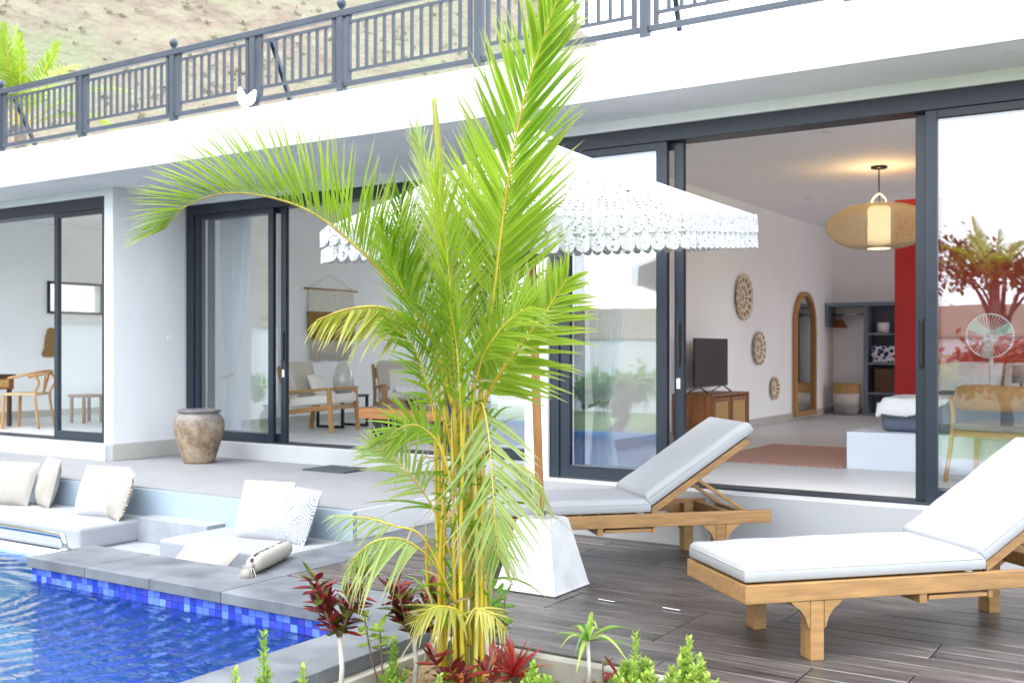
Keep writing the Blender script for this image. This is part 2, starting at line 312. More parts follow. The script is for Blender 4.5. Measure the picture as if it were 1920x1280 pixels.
def rugmat():
    m, n, l, b, o = mk('terracotta rug')
    tc = n.new('ShaderNodeTexCoord'); br = n.new('ShaderNodeTexBrick'); br.inputs['Scale'].default_value = 1; br.inputs['Brick Width'].default_value = .06; br.inputs['Row Height'].default_value = .035; br.inputs['Mortar Size'].default_value = .006
    br.inputs['Color1'].default_value = (.36, .12, .08, 1); br.inputs['Color2'].default_value = (.44, .19, .14, 1); br.inputs['Mortar'].default_value = (.5, .38, .32, 1)
    l.new(tc.outputs['Object'], br.inputs['Vector']); l.new(br.outputs['Color'], b.inputs['Base Color']); b.inputs['Roughness'].default_value = .95
    return m
rug_m = rugmat()
basket_top = M('basket cane', (.45, .27, .10), .8, .2, 40, bump=.5)
basket_mid = M('basket pale band', (.62, .58, .52), .85, .1, 40, bump=.4)
basket_low = M('basket grey band', (.30, .29, .28), .85, .1, 40, bump=.4)
wardrobe_m = M('blue grey wardrobe lacquer', (.16, .21, .26), .6, .06, 3)
frosted = M('frosted glass', (.86, .88, .9), .5, .02, 3)
frosted.node_tree.nodes['Principled BSDF'].inputs['Transmission Weight'].default_value = .0

# ------------------------------------------------------------------ mesh builder
class MB:
    def __init__(s): s.v = []; s.f = []; s.t = {}
    def add(s, vs, fs):
        o = len(s.v); s.v += [tuple(v) for v in vs]; s.f += [tuple(i + o for i in f) for f in fs]; return s
    def box(s, x0, x1, y0, y1, z0, z1, mat=None):
        vs = [(x0, y0, z0), (x1, y0, z0), (x1, y1, z0), (x0, y1, z0), (x0, y0, z1), (x1, y0, z1), (x1, y1, z1), (x0, y1, z1)]
        if mat: vs = [mat @ Vector(v) for v in vs]
        return s.add(vs, [(0, 3, 2, 1), (4, 5, 6, 7), (0, 1, 5, 4), (1, 2, 6, 5), (2, 3, 7, 6), (3, 0, 4, 7)])
    def bar(s, p, q, w, h, up=(0, 0, 1)):
        p = Vector(p); q = Vector(q); d = q - p; L = d.length; d.normalize(); u = Vector(up)
        a = d.cross(u)
        if a.length < 1e-4: a = d.cross(Vector((1, 0, 0)))
        a.normalize(); b = a.cross(d).normalized()
        m = Matrix((d, a, b)).transposed().to_4x4(); m.translation = p
        return s.box(0, L, -w / 2, w / 2, -h / 2, h / 2, m)
    def tube(s, pts, rad, n=8, cap=True):
        pts = [Vector(p) for p in pts]; N = len(pts); rad = rad if isinstance(rad, (list, tuple)) else [rad] * N
        vs = []; prev = None
        for i, p in enumerate(pts):
            t = (pts[min(i + 1, N - 1)] - pts[max(i - 1, 0)])
            if t.length < 1e-9: t = Vector((0, 0, 1))
            t.normalize()
            if prev is None: a = t.orthogonal().normalized()
            else:
                a = prev - t * prev.dot(t)
                a = a.normalized() if a.length > 1e-6 else t.orthogonal().normalized()
            prev = a; b = t.cross(a)
            vs += [p + (a * math.cos(k * 2 * math.pi / n) + b * math.sin(k * 2 * math.pi / n)) * rad[i] for k in range(n)]
        fs = [(i * n + k, i * n + (k + 1) % n, (i + 1) * n + (k + 1) % n, (i + 1) * n + k) for i in range(N - 1) for k in range(n)]
        if cap: fs += [tuple(reversed(range(n))), tuple((N - 1) * n + k for k in range(n))]
        return s.add(vs, fs)
    def lathe(s, prof, n=32, c=(0, 0, 0), sx=1, sy=1, cap=True):
        vs = [(c[0] + r * math.cos(k * 2 * math.pi / n) * sx, c[1] + r * math.sin(k * 2 * math.pi / n) * sy, c[2] + z) for r, z in prof for k in range(n)]
        N = len(prof)
        fs = [(i * n + k, i * n + (k + 1) % n, (i + 1) * n + (k + 1) % n, (i + 1) * n + k) for i in range(N - 1) for k in range(n)]
        if cap: fs += [tuple(reversed(range(n))), tuple((N - 1) * n + k for k in range(n))]
        return s.add(vs, fs)
    def prism(s, poly, y0, y1, mat=None):
        """polygon in x,z pushed along y"""
        n = len(poly); vs = [(x, y0, z) for x, z in poly] + [(x, y1, z) for x, z in poly]
        if mat: vs = [mat @ Vector(v) for v in vs]
        return s.add(vs, [tuple(range(n)), tuple(reversed(range(n, 2 * n)))] + [(i, n + i, n + (i + 1) % n, (i + 1) % n) for i in range(n)])
    def grid(s, fn, nu, nv, skip=None):
        vs = [fn(i / nu, j / nv) for j in range(nv + 1) for i in range(nu + 1)]
        fs = [(j * (nu + 1) + i, j * (nu + 1) + i + 1, (j + 1) * (nu + 1) + i + 1, (j + 1) * (nu + 1) + i) for j in range(nv) for i in range(nu) if not (skip and skip(i, j))]
        return s.add(vs, fs)
    def strip(s, base, d, nrm, L, wd, droop=.1, seg=5, fold=.22, prof=None, side=0):
        """one leaf: a folded, drooping tapered blade"""
        base = Vector(base); d = Vector(d).normalized(); nrm = Vector(nrm)
        w = d.cross(nrm)
        w = w.normalized() if w.length > 1e-5 else d.orthogonal().normalized()
        nn = w.cross(d).normalized(); vs = []
        for i in range(seg + 1):
            t = i / seg
            p = base + d * (L * t) + Vector((0, 0, -1)) * (droop * L * t * t) + w * (side * L * t * t)
            k = wd * (prof(t) if prof else (min(1, .35 + 4 * t) * (1 - t ** 2.2)))
            vs += [p - w * k, p - nn * k * fold * 2, p + w * k]
            for q in range(3): s.t[len(s.v) + i * 3 + q] = t
        fs = []
        for i in range(seg):
            a = i * 3; fs += [(a, a + 1, a + 4, a + 3), (a + 1, a + 2, a + 5, a + 4)]
        return s.add(vs, fs)
    def mesh(s, name, smooth=False):
        me = bpy.data.meshes.new(name); me.from_pydata(s.v, [], s.f); me.update()
        if s.t:
            at = me.attributes.new('tip', 'FLOAT', 'POINT'); at.data.foreach_set('value', [s.t.get(i, 0) for i in range(len(s.v))])
        if smooth: me.polygons.foreach_set('use_smooth', [True] * len(me.polygons))
        return me
def put(name, me, mat=None, parent=None, loc=None, rot=None, bevel=0, seg=2, **pr):
    if mat is not None and not me.materials: me.materials.append(mat)
    o = bpy.data.objects.new(name, me); COL.objects.link(o)
    if parent: o.parent = parent
    if loc is not None: o.location = loc
    if rot is not None: o.rotation_euler = rot
    if bevel:
        b = o.modifiers.new('bevel', 'BEVEL'); b.width = bevel; b.segments = seg; b.limit_method = 'ANGLE'; b.angle_limit = R(40); b.harden_normals = False
    for k, v in pr.items(): o[k] = v
    return o
def obj(name, mb, mat, parent=None, smooth=False, **k): return put(name, mb.mesh(name, smooth), mat, parent, **k)
def thing(name, label=None, cat=None, loc=(0, 0, 0), rz=0, group=None, kind=None):
    o = bpy.data.objects.new(name, None); COL.objects.link(o); o.location = loc; o.rotation_euler = (0, 0, rz); o.empty_display_size = .1
    for k, v in (('label', label), ('category', cat), ('group', group), ('kind', kind)):
        if v: o[k] = v
    return o
def copy_tree(o, parent=None):
    c = o.copy(); COL.objects.link(c); c.parent = parent
    for ch in list(o.children): copy_tree(ch, c)
    return c
def bx(*a): return MB().box(*a)
def spline(pts, n):
    P = [Vector(p) for p in pts]; P = [P[0] * 2 - P[1]] + P + [P[-1] * 2 - P[-2]]; out = []
    for i in range(n + 1):
        x = i / n * (len(P) - 3); k = min(int(x), len(P) - 4); t = x - k; a, b, c, d = P[k:k + 4]
        out.append(.5 * (2 * b + (c - a) * t + (2 * a - 5 * b + 4 * c - d) * t * t + (3 * b - a - 3 * c + d) * t ** 3))
    return out

# ------------------------------------------------------------------ ground, hill
g = MB(); X0, X1, Y0, Y1 = -13.9, -3.24, -2.4, 6.5
ge = MB()
for a in ((-60, 60, 14, 60), (4.2, 60, 2, 14), (-60, -18.6, -60, 14)):
    ge.add([(a[0], a[2], -.196), (a[1], a[2], -.196), (a[1], a[3], -.196), (a[0], a[3], -.196)], [(0, 1, 2, 3)])
obj('bounce_ground', ge, M('pale bounce earth', (.34, .32, .29), .95, .25, 1.2, bump=.4, bscale=20), kind='structure')  # unseen pale ground added to bounce daylight into the rooms
for a in ((-60, X0, -60, 60), (X1, 60, -60, 60), (X0, X1, -60, Y0), (X0, X1, Y1, 60)):
    g.add([(a[0], a[2], -.2), (a[1], a[2], -.2), (a[1], a[3], -.2), (a[0], a[3], -.2)], [(0, 1, 2, 3)])
obj('ground', g, lawn_m, kind='structure')
def sm(a, b, x):
    t = max(0, min(1, (x - a) / (b - a))); return t * t * (3 - 2 * t)
def hill_fn(i, j, NA=260, NR=70):
    az = -math.pi + 2 * math.pi * i; r = 22 + 190 * j ** 1.4          # az counted from +Y towards -X
    rel = math.tan(max(-1.4, min(1.4, az - R(32.9))))                    # lateral slope from the view axis, left positive
    front = abs(az - R(32.9)) < R(88)
    if front:
        q = -rel
        T = .46 if q < -.1 else .46
        kn = [(-9, .46), (-.05, .44), (.02, .36), (.047, .322), (.064, .311), (.078, .302), (.088, .285), (.096, .24), (.12, .12), (.17, .07), (.4, .05), (9, .05)]
        for (a, b), (c, d) in zip(kn, kn[1:]):
            if a <= q <= c: T = b + (d - b) * (q - a) / (c - a); break
    else: T = .06
    back = sm(R(95), R(120), az - R(32.9)) if az > 0 else 0
    T = T if front else .05 + .27 * (sm(R(60), R(110), az) * (1 - sm(R(128), R(143), az)))
    x, y = -math.sin(az) * r, math.cos(az) * r
    ramp = sm(26, 150, r) * .9 + .1 * sm(26, 60, r)
    h = -.22 + r * T * ramp / max(.5, math.cos(max(-1.1, min(1.1, az - R(32.9)))) if front else 1) 
    nz = noise.fractal(Vector((x * .03, y * .03, 0)), 1, 2, 5) * 2.6 * sm(30, 60, r) * (1 if T > .15 else .3)
    nz *= (0.15 if (front and rel < .0) else 1)
    return (x, y, h + nz)
hb = MB(); hb.grid(lambda i, j: hill_fn(i, j), 420, 60)
hill = obj('hills', hb, hill_m, smooth=True, kind='structure')
# dry bushes scattered over the slope (one mass nobody could count)
bb = MB(); rnd = random.Random(3)
for k in range(1500):
    az = rnd.uniform(R(28), R(66)); j = rnd.uniform(.2, .75)
    p = Vector(hill_fn((az + math.pi) / (2 * math.pi), j)); s = rnd.uniform(.12, .55)
    for q in range(12):
        d = Vector((rnd.gauss(0, 1), rnd.gauss(0, 1), abs(rnd.gauss(.3, .7)))).normalized()
        c = p + d * s * rnd.uniform(.3, 1); a = Vector((rnd.gauss(0, 1), rnd.gauss(0, 1), rnd.gauss(0, 1))).normalized() * s * .32; b = a.orthogonal().normalized() * s * .26
        bb.add([c - a, c + b, c + a, c - b], [(0, 1, 2, 3)])
obj('bushes', bb, leafmat('dry bush leaf', (.14, .145, .09), (.22, .20, .13), .2, scale=.3), kind='stuff')

# ------------------------------------------------------------------ pool
WZ = -.165
pb = MB()
def inward(x0, x1, y0, y1, z0, z1):
    pb.add([(x0, y0, z0), (x1, y0, z0), (x1, y1, z0), (x0, y1, z0)], [(0, 1, 2, 3)])
pb.box(-13.9, -3.6, -2.4, 4.9, -1.45, -1.35)                      # floor
pb.box(-6.76, -3.6, 4.34, 4.5, -1.35, -.07)                       # back wall under the coping
pb.box(-3.62, -3.5, -2.4, 4.34, -1.35, -.07)                      # right wall
pb.box(-6.76, -6.62, 4.5, 4.9, -1.35, -.07)                       # short return wall
pb.box(-13.9, -6.76, 4.9, 5.0, -1.35, -.24)
pb.box(-13.9, -13.8, -2.4, 4.9, -1.35, -.07); pb.box(-13.9, -3.6, -2.5, -2.4, -1.35, -.07)
basin = obj('pool_basin', pb, pool_m, kind='structure')
obj('pool_ledge', bx(-13.7, -6.78, 4.32, 4.89, -1.34, -.75), M('pale ledge plaster', (.22, .48, .56), .5, .06, 3), kind='structure')
tm = None
for row in range(3):
    for k in range(55):
        if tm is None: tm = bx(-.0268, .0268, -.004, .004, -.0248, .0248).mesh('tile')
        put('tile', tm, tile_m, basin, loc=(-6.73 + k * .056, 4.335, -.096 - row * .052))
for row in range(2):
    for k in range(7):
        put('tile', tm, tile_m, basin, loc=(-6.764, 4.37 + k * .052, -.096 - row * .052), rot=(0, 0, R(90)))
    for k in range(26):
        put('tile', tm, tile_m, basin, loc=(-3.625, 4.30 - k * .052, -.096 - row * .052), rot=(0, 0, R(90)))
wt_ = MB(); wt_.add([(-13.8, -2.4, WZ), (-3.622, -2.4, WZ), (-3.622, 4.338, WZ), (-13.8, 4.338, WZ)], [(0, 1, 2, 3)])
wt_.add([(-13.8, 4.338, WZ), (-6.762, 4.338, WZ), (-6.762, 4.899, WZ), (-13.8, 4.899, WZ)], [(0, 1, 2, 3)])
obj('water', wt_, water_m, kind='structure')
cop = thing('pool_coping', kind='structure')
def stones(x0, x1, y0, y1, n, ax):
    for k in range(n):
        r = random.uniform(-.0015, .0015)
        if ax == 'x': a = (x0 + (x1 - x0) * k / n + .002, x0 + (x1 - x0) * (k + 1) / n - .002, y0, y1)
        else: a = (x0, x1, y0 + (y1 - y0) * k / n + .002, y0 + (y1 - y0) * (k + 1) / n - .002)
        obj('coping_stone', bx(a[0], a[1], a[2], a[3], -.07, r), coping_stone, cop, bevel=.004)
stones(-6.77, -4.83, 4.30, 4.83, 3, 'x'); stones(-4.83, -3.25, 4.30, 4.83, 2, 'x')
stones(-3.66, -3.26, -2.3, 4.30, 8, 'y'); stones(-5.31, -4.83, 4.83, 7.09, 3, 'y')
# handrail
hr = MB(); hr.tube(spline([(-6.78, 4.60, -.02), (-6.78, 4.60, .05), (-6.80, 4.60, .082), (-6.85, 4.60, .095), (-7.4, 4.60, .1), (-9.4, 4.60, .1)], 40), .021, 12)
t = thing('handrail', 'polished steel pool handrail bending down onto the dark stone coping', 'handrail')
obj('rail', hr, steel, t, smooth=True); obj('flange', MB().lathe([(.045, 0), (.045, .006), (.03, .012)], 20, (-6.78, 4.60, .001)), steel, t, smooth=True)

# ------------------------------------------------------------------ terrace, sunken lounge, deck, planter
te = MB(); te.box(-17, -9.9, 6.06, 7.22, -.3, .22); te.box(-9.9, -5.325, 6.06, 8.2, -.3, .22); te.box(-5.325, -4.45, 7.11, 8.2, -.3, .219)
obj('terrace', te, terrace_tile, kind='structure')
pit = MB(); pit.box(-13.9, -5.31, 6.03, 6.057, -.6, .205)
obj('lounge_pit', pit, blue_paint, kind='structure')
obj('terrace_edge', MB().box(-5.324, -5.314, 6.03, 7.1, -.1, .216).box(-5.312, -4.45, 7.098, 7.108, -.1, .216), white_paint, kind='structure')
pf = MB(); pf.box(-13.9, -5.32, 5.06, 6.03, -.62, -.5); pf.box(-13.9, -6.78, 5.0, 5.30, -.6, -.225)
pf.box(-5.345, -5.312, 4.84, 6.03, -.6, -.075)
obj('pit_floor', pf, white_paint, kind='structure')
obj('bench', MB().box(-13.9, -7.62, 5.36, 6.03, -.5, -.215).box(-6.7, -5.35, 5.1, 6.03, -.5, -.215), blue_paint, kind='structure')
st = thing('steps', kind='structure')
obj('step', bx(-7.60, -6.72, 5.84, 6.028, -.5, .0), step_stone, st, bevel=.006)
obj('step', bx(-7.60, -6.72, 5.36, 5.838, -.5, -.205), step_stone, st, bevel=.006)
# deck
dk = thing('deck', kind='structure')
obj('joists', bx(-4.82, 3.4, 4.84, 7.14, -.14, -.035).box(-3.24, 3.4, 4.29, 4.84, -.14, -.036), deck_under, dk)
pm = {}
def plank(x0, x1, y):
    L = round(x1 - x0, 2)
    if L not in pm: pm[L] = bx(0, L - .006, 0, .137, -.03, 0).mesh('plank')
    put('plank', pm[L], deck_wood, dk, loc=(x0, y, random.uniform(-.0015, .0015)), bevel=.003, seg=1)
rp = random.Random(11); row = 0; y = 4.292
while y < 7.13:
    x = -4.82 if y > 4.83 else -3.24; first = True
    while x < 3.2:
        L = rp.choice((1.2, 1.8, 2.4)) if not first else rp.choice((.6, 1.2, 1.8)); first = False
        if 4.6 < y < 5.3 and x < -2.23 - .2 and x + L > -2.23 - .6: L = round(-2.23 - x, 2)
        plank(x, x + L, y); x = round(x + L, 2)
    y += .1425; row += 1
for k, (x, y) in enumerate(((-2.80, 5.32), (-2.41, 5.34))):
    obj('deck_clip', bx(-.055, .055, -.011, .011, 0, .008), steel, loc=(x, y, .0022), rot=(0, 0, R(-6)), bevel=.002,
        label=('small white metal strip in the deck nearer the umbrella base', 'small white metal strip in the deck nearer the front lounger')[k], category='metal strip', group='metal strips set in the deck')
# planter
obj('soil', MB().grid(lambda i, j: (-3.23 + 2.6 * i, .6 + 3.6 * j, -.125 + .05 * noise.noise(Vector((i * 9, j * 12, 0))) + .02 * noise.noise(Vector((i * 40, j * 50, 3)))), 60, 80), soil, smooth=True, kind='structure')
kb = MB(); kb.box(-3.48, -3.205, -.5, 4.285, -.3, -.073); kb.box(-3.205, -.4, 4.215, 4.288, -.22, -.012)
obj('planter_kerb', kb, concrete, kind='structure', bevel=.006)

# ------------------------------------------------------------------ villa
V = thing('villa', 'white flat roofed pool villa with wide dark framed sliding doors', 'house')
def part(name, mb, mat, parent=None, **k): return obj(name, mb, mat, parent or V, **k)
part('roof_slab', MB().box(-17, 4, 7.45, 18.2, 3.42, 3.585).box(-17, 4, 6.67, 7.45, 3.2, 3.586).box(-9.9, -4.45, 7.452, 8.5, 3.2, 3.415), white_paint)
part('fascia', bx(-17, 4, 6.65, 6.668, 3.197, 3.59), M('toned down fascia white', (.47, .475, .485), .75, .09, 3, stretch=(1, 1, .12), bump=.04, bscale=60), bevel=.003)  # wall white darkened to hold back strong daylight, with stain streaks
part('ceiling', MB().box(-16.9, 4, 8.5, 18.2, 3.38, 3.418).box(-16.9, -9.95, 7.45, 8.5, 3.38, 3.418).box(-4.44, 4, 7.45, 8.5, 3.38, 3.418), ceil_paint)
fw = MB()
fw.box(-17, -10.05, 7.30, 7.45, 3.12, 3.199)                      # over the left doors
fw.box(-4.6, 4, 7.30, 7.45, 3.12, 3.199)                          # over the right doors
fw.box(-17, -10.05, 7.45, 7.55, 3.12, 3.378); fw.box(-4.6, 4, 7.45, 7.55, 3.12, 3.378)
fw.box(-9.9, -4.6, 8.24, 8.45, 3.1, 3.199)
fw.box(-9.9, -4.6, 8.45, 8.55, 3.1, 3.378)
fw.box(-4.6, -4.38, 7.30, 7.55, .4, 3.12); fw.box(-4.6, -4.45, 7.55, 8.45, .22, 3.378)
fw.box(-.38, .1, 7.30, 7.55, .4, 3.12); fw.box(3.6, 4, 7.30, 7.55, .4, 3.12)  # gap out of frame added to let more light into the bedroom
part('wall', fw, white_paint, bevel=.003)
part('wall', MB().box(-10.05, -9.9, 7.30, 8.45, .22, 3.199), white_paint, bevel=.003)
iw = MB()
iw.box(-10.75, -9.95, 8.452, 8.55, .4, 3.378); iw.box(-10.85, -10.6, 8.55, 15, .4, 3.378)      # lounge left wall
iw.box(-10.6, -10.0, 14.8, 15, .4, 3.378); iw.box(-5.6, -5.15, 14.8, 15, .4, 3.378); iw.box(-10.0, -5.6, 14.8, 15, 3.1, 3.378)                                                       # lounge back, with an unseen opening added to brighten the room
iw.box(-5.25, -5.0, 8.55, 17.6, .4, 3.378); iw.box(-5.15, -4.45, 8.45, 8.55, .4, 3.378)
iw.box(-5.0, -1.0, 17.45, 17.65, .4, 3.378); iw.box(-1, 4, 17.45, 17.65, 3.1, 3.378); iw.box(3.8, 4, 7.55, 8.2, .4, 3.378); iw.box(3.8, 4, 8.2, 17.45, 3.1, 3.378); iw.box(3.8, 4, 11.9, 13, .4, 3.1)  # unseen back and side openings added to light the bedroom
iw.box(-15.2, -15.0, 7.5, 9.9, .4, 3.378); iw.box(-15.2, -15, 10.85, 14, .4, 3.378); iw.box(-15.2, -15, 9.9, 10.85, .4, 2.03); iw.box(-15.2, -15, 9.9, 10.85, 2.47, 3.378)
iw.box(-15.0, -14.6, 13.8, 14, .4, 3.378); iw.box(-14.6, -10.85, 13.8, 14, 3.1, 3.378)  # back wall left open out of sight to brighten the left room
part('wall', iw, inner_paint)
wf = part('window', MB().box(-15.03, -14.97, 9.87, 9.91, 2.0, 2.5).box(-15.03, -14.97, 10.84, 10.88, 2.0, 2.5).box(-15.03, -14.97, 9.91, 10.84, 2.0, 2.035).box(-15.03, -14.97, 9.91, 10.84, 2.465, 2.5), alu)
part('pane', bx(-15.06, -15.05, 9.9, 10.85, 2.03, 2.47), pane, wf)
part('skirting', MB().box(-10.06, -9.888, 7.288, 8.2, .222, .40), skirt_tile)
for q in ((-5.0, -4.985, 8.56, 17.45), (-4.985, 4, 17.435, 17.449), (-10.6, -10.585, 8.56, 14.8), (-15, -14.985, 7.6, 13.8)): part('skirting', bx(*q, .401, .50), skirt_tile)
part('red_partition', MB().box(-2.86, 3.7, 12.4, 12.55, .4, 3.12), red_paint)
part('floor', MB().box(-17, -9.9, 7.225, 18.2, -.3, .40).box(-9.9, -4.45, 8.205, 18.2, -.3, .4).box(-4.45, 4, 7.16, 18.2, -.3, .4), floor_tile)
part('riser', MB().box(-17, -9.905, 7.21, 7.224, .222, .395).box(-9.886, -4.45, 8.19, 8.204, .222, .395).box(-4.45, 4, 7.146, 7.159, -.02, .395), M('pale grey riser', (.40, .405, .41), .7, .05, 2))
for x, y, z in ((-3.91, 6.98, 3.2), (-.94, 6.93, 3.2), (-6.8, 6.95, 3.2), (-4.15, 9.48, 3.38), (-2.78, 9.5, 3.38), (-4.19, 13.5, 3.38), (-1.4, 9.5, 3.38), (-12.6, 9.5, 3.38)):
    dl = part('downlight', MB().lathe([(.055, -.006), (.055, -.001), (.04, -.001)], 20, (x, y, z)), white_paint)
    part('lens', MB().lathe([(.038, -.004), (.001, -.0035)], 16, (x, y, z)), M('downlight lens', (.45, .45, .43), .3, .02) if 'lensm' not in globals() else lensm, dl)
part('switch', bx(-9.899, -9.892, 8.03, 8.11, 1.52, 1.60), white_paint, bevel=.002)

def door_panel(x0, x1, y, z0, z1, parent, handle=None, stile=.075, lock=False):
    m = MB(); t = .025
    m.box(x0, x0 + stile, y - t, y + t, z0, z1); m.box(x1 - stile, x1, y - t, y + t, z0, z1)
    m.box(x0 + stile, x1 - stile, y - t, y + t, z0, z0 + .09); m.box(x0 + stile, x1 - stile, y - t, y + t, z1 - .055, z1)
    f = part('sliding_door', m, alu, parent, bevel=.003)
    part('glass', bx(x0 + stile - .01, x1 - stile + .01, y - .003, y + .003, z0 + .08, z1 - .045), pane, f)
    if handle is not None:
        hx = handle
        part('handle', MB().box(hx - .013, hx + .013, y - t - .02, y - t - .002, 1.32, 1.62).box(hx - .017, hx + .017, y - t - .006, y - t - .001, 1.30, 1.64), black_plastic, f, bevel=.003)
        if lock: part('lock', MB().box(hx - .016, hx + .016, y - t - .008, y - t - .001, 1.13, 1.21), white_paint, f, bevel=.012)
    return f
# right doors
part('door_frame', MB().box(-4.38, -.38, 7.325, 7.53, 3.0, 3.118).box(-4.38, -4.29, 7.325, 7.53, .402, 3.0).box(-.48, -.38, 7.325, 7.53, .402, 3.0).box(-4.29, -.48, 7.33, 7.53, .402, .418), alu, bevel=.004)
door_panel(-4.29, -3.355, 7.365, .418, 3.0, V, stile=.09)
door_panel(-4.2, -3.25, 7.435, .418, 3.0, V, handle=-3.29, lock=True)
door_panel(-1.575, -.55, 7.435, .418, 3.0, V, handle=-1.537)
door_panel(-1.5, -.48, 7.365, .418, 3.0, V)
# lounge doors
part('door_frame', MB().box(-9.86, -4.6, 8.262, 8.45, 2.98, 3.098).box(-9.86, -9.74, 8.262, 8.45, .402, 2.98).box(-4.7, -4.602, 8.262, 8.45, .402, 2.98).box(-9.74, -4.7, 8.27, 8.45, .402, .418), alu, bevel=.004)
door_panel(-9.74, -8.47, 8.305, .418, 2.98, V)
door_panel(-9.6, -8.345, 8.375, .418, 2.98, V, handle=-8.38, lock=True)
door_panel(-6.1, -4.7, 8.305, .418, 2.98, V)
door_panel(-6.2, -4.8, 8.375, .418, 2.98, V)
# left room doors
part('door_frame', MB().box(-16.5, -10.052, 7.325, 7.53, 2.99, 3.118).box(-10.075, -10.052, 7.325, 7.53, .402, 2.99).box(-16.5, -10.08, 7.33, 7.53, .402, .418), alu, bevel=.004)
f = door_panel(-11.02, -10.075, 7.365, .418, 2.99, V, stile=.07); 
door_panel(-15.0, -14.0, 7.435, .418, 2.99, V)

# sheer curtains, tied back
def curtain(label, x0, x1, y, ztop, zbot, tie, txc, side):
    def f(i, j):
        z = ztop + (zbot - ztop) * j
        k = (tie - z) / .55 if z < tie else (z - tie) / (ztop - tie)
        if z >= tie: w = .18 + .82 * (min(1, k * 1.05)) ** .55; c = txc + ((x0 + x1) / 2 - txc) * min(1, k * 1.2) ** .7
        else: w = .18 + .34 * min(1, k); c = txc + .03 * k
        x = c + (i - .5) * (x1 - x0) * w
        return (x, y + .035 * math.sin(i * 62 + 1.3 * math.sin(z * 2)) + .012 * math.sin(i * 140), z)
    t = thing('curtain', label, 'curtain', group='sheer curtains tied back inside the doors')
    obj('drape', MB().grid(f, 170, 60), sheer, t, smooth=True)
    obj('tie_band', MB().tube([(txc - .09, y - .04, tie - .02), (txc, y - .06, tie), (txc + .09, y - .03, tie + .03)], .014, 8), cream_cloth, t, smooth=True)
curtain('white sheer curtain tied back behind the glass door beside the umbrella', -4.25, -3.72, 7.68, 3.1, .46, .98, -4.1, 1)
curtain('white sheer curtain tied back behind the glass door next to the clay jar', -9.72, -9.25, 8.66, 3.1, .46, 1.12, -9.55, 1)

# ------------------------------------------------------------------ roof railing
RY = 6.75
rl = thing('roof_railing', 'blue grey metal railing with slim balusters along the roof edge', 'railing')
px_ = [-14.0, -12.55, -11.1, -9.65, -8.23, -7.14, -6.09, -4.67, -3.25, -1.83, -.4, 1.0]
obj('top_rail', bx(-14, 1, RY - .03, RY + .03, 4.245, 4.305), rail_paint, rl, bevel=.006)
obj('bottom_rail', bx(-14, 1, RY - .02, RY + .02, 3.655, 3.695), rail_paint, rl, bevel=.004)
pmesh = bx(-.03, .03, -.031, .031, 3.588, 4.243).mesh('post'); bmesh_ = bx(-.0125, .0125, -.009, .009, 3.792, 4.178).mesh('baluster')
ball = MB().lathe([(.012, 0), (.02, .012), (.016, .02), (.03, .03), (.042, .055), (.042, .07), (.03, .095), (.012, .108), (.004, .112)], 16).mesh('finial', True)
for k, x in enumerate(px_):
    put('post', pmesh, rail_paint, rl, loc=(x, RY, 0))
    if k % 2 == 0 and x not in (-14.0,): put('finial', ball, rail_paint, rl, loc=(x, RY, 4.303))
    if k in (2, 5, 8, 9): obj('brace', MB().bar((x + .16, RY + .06, 4.2), (x + .10, RY + .42, 3.588), .035, .035), alu, rl)
    if k == len(px_) - 1: break
    a, b = x + .085, px_[k + 1] - .085
    pn = obj('panel_frame', MB().box(a - .016, a + .016, RY - .014, RY + .014, 3.696, 4.244).box(b - .016, b + .016, RY - .014, RY + .014, 3.696, 4.244)
             .box(a + .016, b - .016, RY - .011, RY + .011, 4.178, 4.202).box(a + .016, b - .016, RY - .011, RY + .011, 3.768, 3.792), rail_paint, rl)
    n = max(3, round((b - a) / .097))
    for q in range(1, n): put('baluster', bmesh_, rail_paint, pn, loc=(a + (b - a) * q / n, RY, 0))
t = thing('roof_spotlight', 'small white twin lobed spotlight on the roof edge under the railing', 'spotlight', (-7.2, 6.70, 3.59))
obj('lamp_head', MB().lathe([(.012, 0), (.04, .04), (.045, .1), (.012, .19)], 14), white_paint, t, smooth=True, loc=(-.02, 0, .03), rot=(0, R(-16), 0))
obj('lamp_head', MB().lathe([(.012, 0), (.04, .04), (.045, .09), (.012, .17)], 14), white_paint, t, smooth=True, loc=(.02, 0, .03), rot=(0, R(40), 0))
obj('base', MB().lathe([(.035, 0), (.03, .05), (.015, .06)], 14), white_paint, t, smooth=True)

